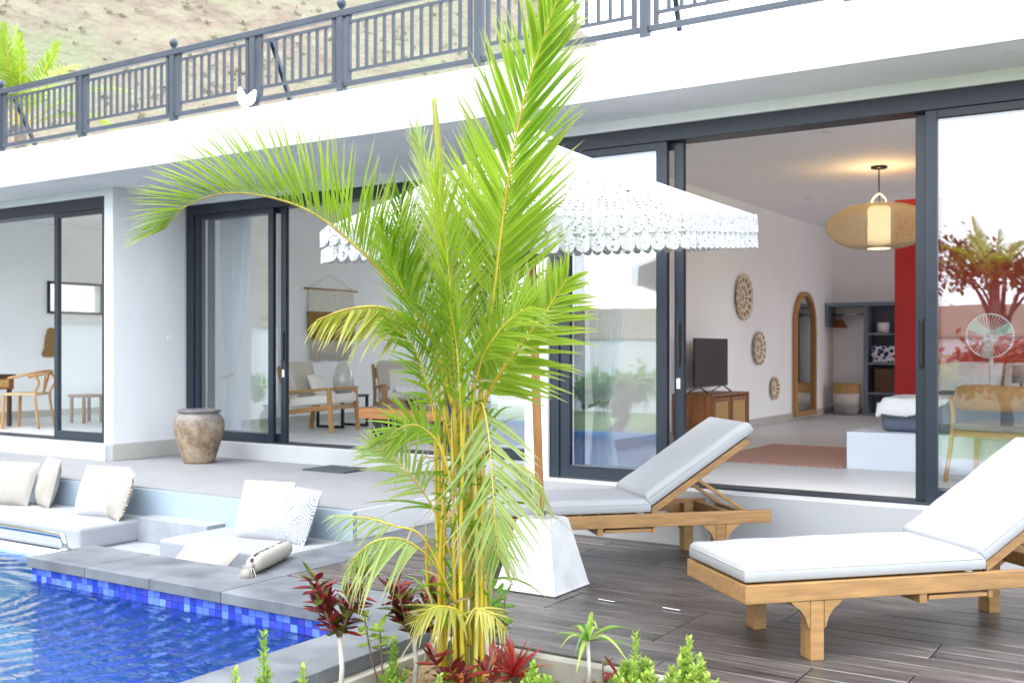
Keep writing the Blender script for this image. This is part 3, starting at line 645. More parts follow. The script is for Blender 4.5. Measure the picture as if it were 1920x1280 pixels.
# ------------------------------------------------------------------ loungers
def lounger(label, O, ang):
    t = thing('sun_lounger', label, 'sun lounger', (O[0], O[1], 0), ang, 'teak sun loungers on the deck')
    L, Wd, zt, rh = 2.11, .66, .36, .085; zb = zt - rh
    for y in (.0175, Wd - .0175): obj('side_rail', bx(0, L, y - .0175, y + .0175, zb, zt), teak, t, bevel=.004)
    obj('end_rail', bx(.002, .037, .036, Wd - .036, zb, zt - .002), teak, t, bevel=.004)
    obj('end_rail', bx(L - .30, L - .265, .036, Wd - .036, zb, zt - .012), teak, t, bevel=.004)
    for x in (.36, L - .36):
        for y, s in ((.0, 1), (Wd, -1)):
            yy = (y + .037 * s, y + .097 * s); y0, y1 = min(yy), max(yy)
            lg = obj('leg', bx(x - .035, x + .035, y0, y1, 0, zb + .06), teak, t, bevel=.004)
            yb = (y - .004 * s + .0405 * s, y + .002 * s)
            for sg in (-1, 1):
                poly = [(x + sg * .037, zb - .001), (x + sg * .135, zb - .001), (x + sg * .115, zb - .02), (x + sg * .085, zb - .04), (x + sg * .06, zb - .075), (x + sg * .045, zb - .12), (x + sg * .037, zb - .13)]
                obj('bracket', MB().prism(poly, min(y + .004 * s, y + .03 * s), max(y + .004 * s, y + .03 * s)), teak, lg)
            obj('leg_face', bx(x - .034, x + .034, min(y + .003 * s, y + .0365 * s), max(y + .003 * s, y + .0365 * s), .0, zb - .002), teak, lg, bevel=.003)
    obj('stretcher', bx(.33, .39, .1, Wd - .1, .21, .25), teak, t, bevel=.003)
    for k in range(9): obj('slat', bx(.06 + k * .13, .06 + k * .13 + .09, .036, Wd - .036, zt - .022, zt - .004), teak, t)
    # pull-out tray
    tr = obj('tray', bx(.95, 1.27, .01, .42, zb - .032, zb - .012), teak, t, bevel=.003)
    obj('runner', bx(.90, .94, .01, .44, zb - .045, zb - .001), teak, tr, bevel=.003); obj('runner', bx(1.275, 1.30, .01, .44, zb - .04, zb - .001), teak, tr, bevel=.003)
    # back rest
    hx, a = 1.26, R(33.5); m = Matrix.Translation((hx, 0, zt - .005)) @ Matrix.Rotation(-a, 4, 'Y')
    bf = MB()
    for y in (.06, Wd - .06): bf.box(0, .84, y - .022, y + .022, -.02, .025, m)
    bf.box(.80, .84, .082, Wd - .082, -.015, .02, m); bf.box(.0, .04, .082, Wd - .082, -.015, .02, m)
    bk = obj('backrest_frame', bf, teak, t, bevel=.003)
    for k in range(5): obj('slat', bx(.1 + k * .14, .1 + k * .14 + .08, .083, Wd - .083, .002, .02), teak, bk, ).matrix_local = m
    top = m @ Vector((.42, 0, -.03))
    pr = MB()
    for y in (.11, Wd - .11): pr.bar((top.x, y, top.z), (top.x + .36, y, zt - .03), .03, .022)
    pr.bar((top.x + .34, .1, zt - .035), (top.x + .34, Wd - .1, zt - .035), .03, .025)
    obj('prop_strut', pr, teak, t, bevel=.002)
    # mattress: seat and back cushions with soft edges
    def cush(x0, x1, th, mm):
        def f(b):
            pass
        mb = MB(); nx, ny = 26, 12; w0, w1 = .015, Wd - .015
        def sur(u, v, top):
            x = x0 + (x1 - x0) * u; y = w0 + (w1 - w0) * v
            e = min(u * (x1 - x0), (1 - u) * (x1 - x0), v * (w1 - w0), (1 - v) * (w1 - w0))
            r = .032; k = math.sqrt(max(0, 1 - (1 - min(1, e / r)) ** 2)) if e < r else 1
            bul = .012 * (1 - (2 * u - 1) ** 4) * (1 - (2 * v - 1) ** 4) + .007 * noise.noise(Vector((x * 4, y * 4, O[0] * 3))) + .003 * noise.noise(Vector((x * 13, y * 9, O[0])))
            z = (th * (.62 + .38 * k) + bul * 1.0) if top else th * (.12 - .12 * k)
            return mm @ Vector((x, y, z))
        us = [0, .004, .012, .022] + [.04 + .92 * i / 18 for i in range(19)] + [.978, .988, .996, 1]
        vs = [0, .01, .025, .05] + [.1 + .8 * i / 8 for i in range(9)] + [.95, .975, .99, 1]
        for tp in (1, 0):
            V_ = [sur(u, v, tp) for v in vs for u in us]; n = len(us)
            F_ = [(j * n + i, j * n + i + 1, (j + 1) * n + i + 1, (j + 1) * n + i) for j in range(len(vs) - 1) for i in range(n - 1)]
            if not tp: F_ = [tuple(reversed(q)) for q in F_]
            mb.add(V_, F_)
        n = len(us); nv = len(vs); off = n * nv
        ring = [i for i in range(n)] + [j * n + n - 1 for j in range(1, nv)] + [(nv - 1) * n + i for i in range(n - 2, -1, -1)] + [j * n for j in range(nv - 2, 0, -1)]
        mb.f += [(ring[k] + off, ring[(k + 1) % len(ring)] + off, ring[(k + 1) % len(ring)], ring[k]) for k in range(len(ring))]
        return mb
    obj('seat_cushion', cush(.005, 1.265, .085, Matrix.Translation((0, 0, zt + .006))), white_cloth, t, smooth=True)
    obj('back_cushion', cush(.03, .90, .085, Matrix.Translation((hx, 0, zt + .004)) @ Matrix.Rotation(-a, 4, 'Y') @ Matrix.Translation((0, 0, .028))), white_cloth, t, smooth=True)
    for x0_, x1_, mm_ in ((.008, 1.262, Matrix.Translation((0, 0, zt + .006))), (.033, .897, Matrix.Translation((hx, 0, zt + .004)) @ Matrix.Rotation(-a, 4, 'Y') @ Matrix.Translation((0, 0, .028)))):
        pp = [(x0_ + .012, .018), (x1_ - .012, .018), (x1_ + .001, .03), (x1_ + .001, Wd - .03), (x1_ - .012, Wd - .018), (x0_ + .012, Wd - .018), (x0_ - .001, Wd - .03), (x0_ - .001, .03), (x0_ + .012, .018)]
        obj('piping', MB().tube([mm_ @ Vector((x, y, .056)) for x, y in pp], .0042, 6), white_cloth, t, smooth=True)
    obj('strap', bx(hx - .002, hx + .012, .02, Wd - .02, zt + .002, zt + .03), black_plastic, t)
    return t
lounger('teak sun lounger with white cushion on the open deck, nearest the camera', (-1.70, 4.565), math.atan2(.729, .685))
lounger('teak sun lounger with white cushion behind the umbrella base, near the open bedroom door', (-3.85, 5.35), math.atan2(.714, .70))

# ------------------------------------------------------------------ umbrella
um = thing('umbrella', 'white crochet umbrella with scalloped lace fringe on a wooden pole', 'umbrella', (-3.30, 5.44, 0), R(32.9))
lean = Matrix.Rotation(R(-2.0), 4, 'Y') @ Matrix.Rotation(R(4.6), 4, 'X')
def lp(v): return lean @ Vector(v)
def fr_poly(h, z): return [(-h, -h, z), (h, -h, z), (h, h, z), (-h, h, z)]
bs = MB(); bs.add(fr_poly(.215, 0.004) + fr_poly(.205, .02) + fr_poly(.115, .41) + fr_poly(.10, .42), [(3, 2, 1, 0), (12, 13, 14, 15)] + [(a * 4 + k, a * 4 + (k + 1) % 4, a * 4 + 4 + (k + 1) % 4, a * 4 + 4 + k) for a in range(3) for k in range(4)])
obj('base', bs, M('white cast concrete', (.60, .60, .605), .75, .10, 7, bump=.25, bscale=24, detail=9), um, bevel=.008, rot=(0, 0, R(-32.9)))
obj('pole', MB().tube([lp((0, 0, z)) for z in (.3, 1.2, 2.0, 2.66)], .026, 18), pole_wood, um, smooth=True)
obj('collar', MB().tube([lp((0, 0, .415)), lp((0, 0, .47))], .036, 18), steel, um)
RR, ZR, ZA = 1.29, 2.165, 2.69; a0 = R(-10)
def rim(k): a = a0 - k * math.pi / 4; return Vector((RR * math.cos(a), RR * math.sin(a), ZR))
def cpos(P, Q, i, j):
    e = P.lerp(Q, i); s_ = .03 + .97 * j
    z = ZA + (ZR - ZA) * s_ - .012 * math.sin(math.pi * s_) - .014 * math.sin(math.pi * i) * math.sin(math.pi * min(1, s_))
    return lp((e.x * s_, e.y * s_, z))
ru = random.Random(5)
for k in range(8):
    P, Q = rim(k), rim(k + 1); cm = MB(); NU, NV = 45, 50
    def skip(i, j):
        if i < 2 or i > NU - 3: return False
        s_ = j / NV
        if j in (41, 43, 45, 47): return i % 2 == (j // 2) % 2 and ru.random() < .85
        if j in (37, 39): return i % 4 == (j // 2) % 2 * 2 and ru.random() < .75
        if .35 < s_ < .72 and j % 3 == 0: return i % 6 == (j % 2) * 3 and ru.random() < .4
        return i in (3, 4, NU - 5, NU - 4) and j % 3 == 0 and s_ > .3 and ru.random() < .6
    cm.grid(lambda i, j: cpos(P, Q, i, j), NU, NV, skip)
    c = obj('canopy_panel', cm, crochet, um, smooth=True)
    sd = c.modifiers.new('solid', 'SOLIDIFY'); sd.thickness = .005
    # lace valance: two tiers with scallops
    for tier, (dz0, dz1, ro) in enumerate(((.0, .105, .006), (.07, .19, .0))):
        vm = MB(); NS = 13; NU2, NV2 = 156, 20
        def vf(i, j):
            e = P.lerp(Q, i); ph = (i * NS + .5 * tier) % 1
            sc = math.sqrt(max(0, 1 - (2 * ph - 1) ** 2)); bot = dz1 - .034 * (1 - sc)
            d = dz0 + (bot - dz0) * j; out = 1 + (ro + .008 * math.sin(i * 81.7 + tier * 2) * j + .003 * math.sin(i * 171) * j) / RR
            return lp((e.x * out, e.y * out, ZR + .004 - d))
        def vs_(i, j):
            ph = (i / NU2 * NS + .5 * tier) % 1
            return 2 < j < 18 and ru.random() < (.07 if j % 3 else .02)
        vm.grid(vf, NU2, NV2, vs_)
        vo = obj('fringe', vm, crochet, um, smooth=True); vo.modifiers.new('solid', 'SOLIDIFY').thickness = .004
    obj('rib', MB().tube([lp((0, 0, ZA - .06)), lp((P.x * .98, P.y * .98, ZR - .012))], .011, 8), pole_wood, um)
    obj('stay', MB().tube([lp((0.02, 0, ZR - .12)), lp((P.x * .5, P.y * .5, ZR + .19))], .008, 8), pole_wood, um)
obj('hub', MB().tube([lp((0, 0, ZR - .17)), lp((0, 0, ZR - .07))], .045, 14), pole_wood, um)
obj('cap', MB().grid(lambda i, j: lp((.15 * j * math.cos(i * 2 * math.pi), .15 * j * math.sin(i * 2 * math.pi), ZA + .03 - .062 * j * j)), 32, 8), crochet, um, smooth=True)
obj('finial', MB().tube([lp((0, 0, ZA + .01)), lp((0, 0, ZA + .05)), lp((0, 0, ZA + .085))], [.03, .034, .008], 12), pole_wood, um, smooth=True)

# ------------------------------------------------------------------ areca palm
PALM = thing('areca_palm', 'tall areca palm clump with yellow canes and feathery lime fronds in the planter', 'palm', (-2.774, 3.876, -.043), R(32.9)); PALM.scale = (.95, .95, .95)
FR = {
  'arch': [(-.02, .05, .932), (-0.055, 0.1, 1.433), (-0.166, 0.1, 1.656), (-0.312, 0.15, 1.839), (-0.454, 0.2, 1.994), (-0.648, 0.2, 2.152), (-0.843, 0.2, 2.232), (-1.061, 0.2, 2.256), (-1.243, 0.2, 2.2), (-1.348, 0.2, 2.091)],
  'tall': [(0.046, 0, 0.925), (0.096, 0.0, 1.431), (0.147, 0.0, 1.785), (0.183, 0.05, 2.083), (0.226, 0.1, 2.375), (0.289, 0.15, 2.686), (0.371, 0.2, 2.941), (0.459, 0.25, 3.167)],
  'upleft': [(-0.044, -0.1, 1.171), (-0.083, -0.1, 1.687), (-0.122, -0.15, 2.079), (-0.176, -0.2, 2.374), (-0.242, -0.2, 2.61)],
  'right': [(0.058, 0.05, 1.057), (0.102, 0.1, 1.285), (0.191, 0.15, 1.447), (0.299, 0.2, 1.593), (0.404, 0.25, 1.737), (0.478, 0.3, 1.854)],
  'yellow': [(-0.042, 0.1, 1.285), (-0.128, 0.15, 1.582), (-0.236, 0.2, 1.691), (-0.365, 0.25, 1.737), (-0.504, 0.3, 1.723), (-0.635, 0.3, 1.676)],
  'lowleft': [(-0.017, 0.1, 0.492), (-0.114, 0.2, 0.804), (-0.219, 0.3, 0.986), (-0.314, 0.3, 1.081), (-0.397, 0.3, 1.117)],
  'lowleft2': [(-0.029, 0.15, 0.38), (-0.161, 0.25, 0.692), (-0.29, 0.3, 0.76), (-0.421, 0.3, 0.796), (-0.559, 0.3, 0.805)],
  'lowleft3': [(-0.022, 0.15, 0.38), (-0.124, 0.3, 0.606), (-0.249, 0.4, 0.719), (-0.384, 0.45, 0.704), (-0.488, 0.45, 0.578)],
  'lowright': [(0.05, .05, .95), (0.06, 0.08, 1.2), (0.095, 0.15, 1.30), (0.128, 0.22, 1.17), (0.148, 0.3, 0.962), (0.162, 0.35, 0.78), (0.181, 0.35, 0.616)],
  'lowright2': [(0.083, 0.0, 0.673), (0.144, 0.1, 0.938), (0.231, 0.1, 1.012), (0.33, 0.1, 0.962), (0.416, 0.1, 0.814)],
  'midleft': [(-0.029, 0.15, 0.87), (-0.09, 0.2, 1.096), (-0.173, 0.25, 1.196), (-0.254, 0.3, 1.2), (-0.338, 0.3, 1.129)],
  'tiny': [(0.045, 0.1, 0.169), (0.032, 0.2, 0.319), (-0.04, 0.3, 0.396), (-0.122, 0.35, 0.404), (-0.193, 0.35, 0.345)],
  'tiny2': [(0.032, 0.1, 0.169), (0.043, 0.3, 0.344), (0.077, 0.4, 0.416), (0.145, 0.45, 0.405), (0.203, 0.45, 0.336)],
  'c1': [(-0.018, 0, 1.178), (-0.042, 0.1, 1.582), (-0.054, 0.15, 1.876), (-0.078, 0.2, 2.115), (-0.113, 0.25, 2.326)],
  'c2': [(0.021, -0.1, 1.171), (0.072, -0.1, 1.558), (0.15, -0.1, 1.842), (0.227, -0.1, 2.126), (0.279, -0.1, 2.409)],
  'c3': [(-0.042, 0.1, 1.062), (-0.114, 0.2, 1.436), (-0.209, 0.25, 1.701), (-0.29, 0.3, 1.913), (-0.346, 0.35, 2.098)],
  'c4': [(0.008, -0.1, 1.042), (-0.013, -0.2, 1.558), (0.008, -0.25, 1.957), (0.035, -0.3, 2.282), (0.048, -0.3, 2.577)],
  'c5': [(0.032, 0.1, 1.062), (0.08, 0.2, 1.436), (0.162, 0.3, 1.604), (0.254, 0.35, 1.698), (0.321, 0.4, 1.731)],
  'c6': [(-0.067, 0.1, 0.938), (-0.119, 0.2, 1.241), (-0.161, 0.25, 1.437), (-0.219, 0.3, 1.58), (-0.311, 0.35, 1.662)],
  'c7': [(0.007, 0.2, 1.071), (0.002, 0.3, 1.39), (-0.021, 0.35, 1.651), (-0.063, 0.4, 1.836)],
  'c8': [(0.059, -0.1, 1.042), (0.126, -0.2, 1.427), (0.196, -0.3, 1.746), (0.225, -0.35, 2.046), (0.211, -0.35, 2.289)],
  'c9': [(-0.057, -0.15, 1.115), (-0.151, -0.25, 1.559), (-0.247, -0.3, 1.854), (-0.3, -0.3, 2.122), (-0.327, -0.3, 2.309)],
}
#        name: (start, leaflets per side, length, angle at base, V lift, normal hint, droop, material, single leaflets)
UPN = (0, -.35, 1); CAM = (0, -1, .25)
FP = {
  'arch': (.27, 72, .60, 58, 70, UPN, .12, palm_leaf, 1, .0128), 'tall': (.28, 66, .62, 38, 16, CAM, .05, palm_leaf, 1, .0128),
  'upleft': (.25, 34, .36, 30, 25, (.5, -1, .25), .04, palm_pale, 0, .009), 'right': (.26, 40, .46, 56, 8, (-.3, -1, .5), .10, palm_leaf, 0),
  'yellow': (.34, 30, .28, 62, -38, UPN, .30, palm_yellow, 0), 'lowleft': (.35, 22, .26, 46, 15, CAM, .15, palm_pale, 0, .009),
  'lowleft2': (.5, 16, .20, 55, -20, UPN, .3, palm_pale, 0, .007), 'lowleft3': (.35, 28, .30, 56, -45, UPN, .40, palm_pale, 0, .0085),
  'lowright': (.42, 30, .42, 48, 5, (-.5, -1, .2), .18, palm_pale, 0, .010), 'lowright2': (.45, 18, .24, 50, -35, UPN, .3, palm_pale, 0, .007),
  'midleft': (.3, 24, .26, 46, 10, (.4, -1, .3), .15, palm_leaf, 0, .010), 'tiny': (.35, 26, .22, 60, -15, UPN, .25, palm_yellow, 0, .009), 'tiny2': (.4, 18, .16, 60, -15, UPN, .25, palm_yellow, 0, .008),
  'c1': (.2, 43, 0.46, 32, 28, (.7, -1, .3), .08, palm_leaf, 0, .0072), 'c2': (.25, 41, 0.48, 36, 24, (-.6, -1, .2), .08, palm_leaf2, 0, .0076), 'c3': (.3, 41, 0.44, 44, 30, (.8, -.8, .5), .10, palm_leaf, 0, .0072),
  'c4': (.25, 43, 0.51, 34, 22, (.2, -1, 0), .06, palm_leaf2, 0, .0072), 'c5': (.3, 32, 0.37, 46, 10, (-.5, -1, .4), .16, palm_leaf, 0, .0068), 'c6': (.3, 32, 0.34, 46, 20, (.6, -.8, .4), .2, palm_leaf, 0, .0068),
  'c7': (.2, 34, 0.37, 40, 26, (-.8, -1, .3), .14, palm_leaf, 0, .0068), 'c8': (.25, 41, 0.48, 38, 22, (.5, -1, .2), .07, palm_leaf2, 0, .0072), 'c9': (.25, 43, 0.48, 38, 24, (.9, -1, .2), .07, palm_leaf2, 0, .0072),
}
def frond(pts, par, rng, parent, width=.0155, rr=.011, rach=None):
    st_, n, L, ang, lift, hint, droop, mat, single = par[:9]; jit = 5
    if len(par) > 9: width, jit = par[9], (9 if not single else 4)
    if isinstance(mat, list): mat = rng.choice(mat)
    sp = spline([(p[0], -p[1], p[2]) for p in pts], 60)
    if len(par) > 9 and not single and rr == .011: rr = .0065
    fo = obj('frond', MB().tube(sp, [rr * (1 - .82 * i / 60) for i in range(61)], 6), rach or cane_y, parent, smooth=True)
    mb = MB(); k = 0
    for sgn in (-1, 1):
        for q in range(n):
            u = st_ + (1 - st_) * (q + .5 + rng.uniform(-.25, .25)) / n; x = min(.9999, max(0, u)) * 60; i = int(x)
            P = sp[i].lerp(sp[min(60, i + 1)], x - i); T = (sp[min(60, i + 1)] - sp[max(0, i - 1)]).normalized()
            B = T.cross(Vector(hint)); B.normalize(); N = B.cross(T).normalized(); v = (u - st_) / (1 - st_)
            a = R(ang * (1.1 - .55 * v) + rng.uniform(-jit, jit)); vl = R(lift + rng.uniform(-9, 9) * jit / 6)
            d = T * math.cos(a) + (B * sgn * math.cos(vl) + N * math.sin(vl)) * math.sin(a)
            ll = L * (.55 + .45 * math.sin(math.pi * min(1, .12 + v * .95)) ) * (1 - .35 * v) * rng.uniform(.86, 1.1)
            w = width * rng.uniform(.8, 1.15) * (1 - .4 * v)
            if rng.random() < .03: continue
            tgt = MB() if single else mb
            tgt.strip(P, d, N, ll, w, droop * rng.uniform(.5, 1.6), 6, .3, side=rng.uniform(-.06, .06))
            if single: obj('leaflet', tgt, mat, fo, smooth=True)
    if not single: obj('leaflets', mb, mat, fo, smooth=True, kind='stuff')
    return fo
rf_ = random.Random(21)
for nm, pts in FR.items(): frond(pts, FP[nm], rf_, PALM)
# young spear leaf
sp = spline([(x, -y, z) for x, y, z in [(-0.072, 0.1, 1.285), (-0.086, 0.12, 1.779), (-0.094, 0.12, 2.174), (-0.107, 0.1, 2.474), (-0.129, 0.08, 2.715)]], 30)
obj('spear_leaf', MB().tube(sp, [.008 + .012 * math.sin(math.pi * min(1, max(0, (i - 8) / 23))) for i in range(31)], 6), palm_yellow, PALM, smooth=True)
CANES = [((-0.101, -0.1), (-0.116, -0.1, 1.455)), ((-0.08, 0.04), (-0.074, -0.04, 1.43)), ((-0.056, -0.02), (-0.081, 0.02, 0.802)), ((-0.075, -0.08), (-0.122, 0.08, 1.358)), ((0.002, 0.06), (0.013, -0.06, 1.379)), ((0.023, 0.0), (0.063, 0.0, 1.431)), ((0.044, -0.06), (0.032, 0.06, 1.333)), ((0.062, 0.08), (0.098, -0.08, 1.43)), ((0.083, 0.02), (0.079, -0.02, 1.278)), ((0.115, -0.04), (0.103, 0.04, 1.056)), ((0.137, -0.1), (0.15, -0.1, 0.913)), ((-0.023, 0.04), (-0.013, -0.04, 0.921)), ((0.013, -0.02), (0.043, 0.02, 0.978)), ((-0.105, -0.08), (-0.167, 0.08, 0.736)),
         ((.03, .05), (.03, .1, 1.15)), ((.07, -.05), (.075, -.1, 1.2)), ((-.06, .06), (-.065, .1, 1.1)), ((.015, .11), (.02, .13, 1.3)), ((.06, .11), (.052, .14, 1.22)), ((-.03, .11), (-.045, .13, 1.25)), ((.1, .08), (.11, .12, 1.1)), ((-.09, .1), (-.075, .12, .95)), ((.04, -.11), (.05, -.15, 1.4)), ((-.02, -.1), (-.04, -.14, 1.4))]
rc = random.Random(9)
for k, (a, b) in enumerate(CANES):
    p0 = Vector((a[0], -a[1], -.11)); p1 = Vector((b[0], -b[1], b[2])); pts = []; rad = []; n = 26; r0 = rc.uniform(.008, .0125)
    bow = Vector((rc.uniform(-.02, .02), rc.uniform(-.03, .03), 0))
    for i in range(n + 1):
        q = i / n; pts.append(p0.lerp(p1, q) + bow * math.sin(math.pi * q)); rad.append(r0 * (1 - .3 * q) * (1.14 if i % 5 == 0 else 1) * min(1, .15 + (1 - q) * 6))
    cn = obj('cane', MB().tube(pts, rad, 9), cane_gr if k % 4 == 2 else cane_y, PALM, smooth=True)
    if k in (4, 9, 13, 5): obj('sheath', MB().tube([pts[i] for i in range(0, 9)], [r0 * 1.3] * 9, 9), cane_g, cn, smooth=True)
dr = MB()
for k in range(170):
    p = Vector((rc.uniform(-.12, .15), rc.uniform(-.16, .1), rc.uniform(.2, 1.55)))
    dr.strip(p, (rc.gauss(0, .5), rc.gauss(0, .4), rc.uniform(.2, 1)), (0, -1, 0), rc.uniform(.15, .48), .007, rc.uniform(.2, 1.0), 5)
obj('leaflets', dr, palm_leaf, PALM, smooth=True, kind='stuff')

dr = MB()
for k in range(34):
    p = Vector((rc.uniform(-.25, .2), rc.uniform(-.2, .12), rc.uniform(.15, 1.7)))
    dr.strip(p, (rc.gauss(0, .6), rc.gauss(0, .5), rc.uniform(-.9, .4)), (0, -1, 0), rc.uniform(.12, .34), .006, rc.uniform(.3, 1.2), 5)
obj('dry_leaflets', dr, leafmat('dried leaflet', (.26, .17, .08), (.50, .40, .24), .3), PALM, smooth=True, kind='stuff')

# ------------------------------------------------------------------ small plants in the planter
def ell(t): return math.sin(math.pi * min(1, .06 + t * .94)) ** .8
def ground_at(): return -.13
def croton(label, x, y, h, rad, n, mats, seed, stem=stem_grey, leafL=.098, leafW=.0165, cat='croton', spread=1.0, squat=.9, nstem=3, group=None):
    rr = random.Random(seed); t = thing('croton', label, cat, (x, y, -.14), 0, group)
    base_h = h - rad * 1.5
    if base_h > .05: obj('stem', MB().tube([(0, 0, 0), (.01, .005, base_h * .5), (0, 0, base_h)], [.013, .011, .01], 8), stem, t, smooth=True)
    lm = [MB().strip((0, 0, 0), (1, 0, 0), (0, 0, 1), 1, leafW / leafL, dq, 6, .3, ell).mesh('leaf', True) for dq in (.05, .22, .4)]
    lms = {}
    for k in range(nstem):
        a = 2 * math.pi * k / nstem + rr.uniform(-.4, .4); top = Vector((math.cos(a) * rad * .5 * spread, math.sin(a) * rad * .5 * spread, h - rr.uniform(0, rad * .5)))
        b0 = Vector((0, 0, max(0, base_h - .02))); br = spline([b0, b0.lerp(top, .5) + Vector((math.cos(a), math.sin(a), 0)) * .02, top], 8)
        obj('branch', MB().tube(br, [.008 * (1 - .5 * i / 8) for i in range(9)], 6), stem_brown, t, smooth=True)
        for q in range(n // nstem):
            u = rr.uniform(.15, 1); P = br[int(u * 8)]; b = rr.uniform(0, 2 * math.pi); el = rr.uniform(.1, 1.3)
            d = Vector((math.cos(b) * math.cos(el), math.sin(b) * math.cos(el), math.sin(el)))
            L = leafL * rr.uniform(.7, 1.2); m = rr.choice(mats); i = rr.randrange(3); key = (i, m.name)
            if key not in lms: lms[key] = lm[i].copy(); lms[key].materials.append(m)
            o = put('leaf', lms[key], None, t, loc=P); o.scale = (L, L, L)
            o.rotation_euler = d.to_track_quat('X', 'Z').to_euler()
    return t
croton('dark red and green croton on a bare pale stem against the pool edge', -3.17, 3.50, .66, .23, 150, [croton_red, croton_red, croton_green], 1, nstem=4)
croton('dark red croton on a bare pale stem between the pool corner and the palm canes', -2.96, 3.76, .60, .21, 130, [croton_red, croton_green, croton_red], 2, nstem=4)
croton('low bushy red and green croton at the foot of the palm canes', -2.62, 3.70, .30, .2, 90, [croton_red, croton_green, croton_green, croton_red, croton_red, croton_red, croton_orange], 3, squat=.6, nstem=5, spread=1.6)
croton('low dark red sprig at the planter kerb beside the strap leaved plant', -2.17, 4.08, .20, .13, 21, [croton_red, croton_green], 4, nstem=3, spread=1.4, leafL=.09)
def rosette(name, label, cat, x, y, h0, n, L, w, mat, droop, seed, stem=None, elr=(.2, 1.3)):
    rr = random.Random(seed); t = thing(name, label, cat, (x, y, -.14))
    if stem: obj('stem', MB().tube([(0, 0, 0), (.008, 0, h0 * .5), (0, 0, h0)], .0085, 8), stem, t, smooth=True)
    for k in range(n):
        a = 2.4 * k + rr.uniform(-.3, .3); el = elr[0] + (elr[1] - elr[0]) * (k / n) + rr.uniform(-.1, .1)
        d = Vector((math.cos(a) * math.cos(el), math.sin(a) * math.cos(el), math.sin(el)))
        obj('leaf', MB().strip((0, 0, h0), d, (0, 0, 1) if el < 1 else (math.cos(a), math.sin(a), 0), L * rr.uniform(.75, 1.15), w * rr.uniform(.8, 1.2), droop * rr.uniform(.6, 1.3), 8, .35, side=rr.uniform(-.15, .15)), mat if not isinstance(mat, list) else rr.choice(mat), t, smooth=True)
    return t
rosette('red_plant', 'bright red and orange strap leaved plant right of the palm canes', 'bromeliad', -2.66, 4.12, .05, 24, .24, .013, [bright_red, bright_red, croton_orange], .25, 5, elr=(.25, 1.4))
rosette('strap_leaf_plant', 'green strap leaved plant with arching leaves on a thin stem by the deck edge', 'dracaena', -2.27, 4.13, .27, 15, .29, .012, [fresh_green, fresh_green, lime_leaf], .75, 6, stem_grey, elr=(.3, 1.45))
def leafy(label, x, y, h, seed, n=5, mat=fresh_green, cat='plant', stems=stem_brown, L=.075, w=.02, dz=-.14):
    rr = random.Random(seed); t = thing('leafy_plant', label, cat, (x, y, dz)); lm = MB().strip((0, 0, 0), (1, 0, 0), (0, 0, 1), 1, w / L, .15, 6, .25, ell).mesh('leaf', True); lm.materials.append(mat)
    for k in range(n):
        a = rr.uniform(0, 6.28); q = rr.uniform(.02, .13); hh = h * rr.uniform(.75, 1.05); top = Vector((math.cos(a) * q, math.sin(a) * q, hh))
        obj('stem', MB().tube([(top.x * .2, top.y * .2, 0), (top.x * .7, top.y * .7, hh * .5), top], .0035, 6), stems, t, smooth=True)
        for i in range(9):
            u = 1 - .42 * i / 9; P = Vector((top.x * u, top.y * u, hh * u)); b = 2.4 * i + rr.uniform(-.4, .4); el = rr.uniform(-.1, .7) if i else 1.2
            d = Vector((math.cos(b) * math.cos(el), math.sin(b) * math.cos(el), math.sin(el)))
            o = put('leaf', lm, None, t, loc=P); s_ = L * rr.uniform(.7, 1.2); o.scale = (s_, s_, s_); o.rotation_euler = d.to_track_quat('X', 'Z').to_euler()
    return t
leafy('green leafy seedlings on thin brown stems in front of the white umbrella base', -2.78, 4.17, .42, 7, 6)
leafy('thin green sapling behind the palm canes on the pool side', -3.02, 4.12, .52, 17, 4)
leafy('single forked twig with pale green leaves left of the middle croton', -3.09, 3.72, .34, 27, 2, lime_leaf)
def tuft(label, x, y, h, seed, n=9, spread=.05, cat='shrub', flower=False, yel=False):
    """upright shoots set with short narrow leaves"""
    rr = random.Random(seed); t = thing('lime_shrub', label, cat, (x, y, -.14), 0, 'lime green shrubs along the planter front')
    mb = MB(); sm_ = MB()
    for k in range(n):
        a = rr.uniform(0, 6.28); q = spread * math.sqrt(rr.random()); hh = h * (1 - .55 * q / max(.01, spread)) * rr.uniform(.8, 1.05) if k else h
        bx_, by_ = math.cos(a) * q * .4, math.sin(a) * q * .4; tx, ty = (math.cos(a) * q, math.sin(a) * q) if k else (0, 0)
        sm_.tube([(bx_, by_, 0), (tx, ty, hh)], .003, 5)
        m = int(hh / .0065)
        for i in range(m):
            u = .12 + .88 * i / m; P = Vector((bx_ + (tx - bx_) * u, by_ + (ty - by_) * u, hh * u)); b = 2.4 * i; el = .35 + .6 * u + rr.uniform(-.2, .2)
            d = Vector((math.cos(b) * math.cos(el), math.sin(b) * math.cos(el), math.sin(el)))
            mb.strip(P, d, (0, 0, 1), max(.02, .06 * (1.1 - .6 * u)) * rr.uniform(.8, 1.2), .0085, .1, 3, .3, ell)
    obj('stem', sm_, fresh_green, t); obj('foliage', mb, lime_leaf, t, smooth=True, kind='stuff')
    if flower:
        fm = MB()
        for i in range(26):
            d = Vector((rr.gauss(0, 1), rr.gauss(0, 1), rr.gauss(.3, .6))).normalized(); fm.strip((0, 0, 0), d, (0, 0, 1), .032, .009, .1, 3, .2, ell)
        obj('flower', fm, croton_orange, t, smooth=True, loc=(-.02, -.06, h * .42))
tuft('yellowish upright lime shrub by the pool, tallest of the pool side shoots', -3.10, 2.98, .45, 31, 4, .03)
tuft('short lime shoot at the pool edge left of the yellowish upright shrub', -3.13, 2.86, .32, 32, 5, .035)
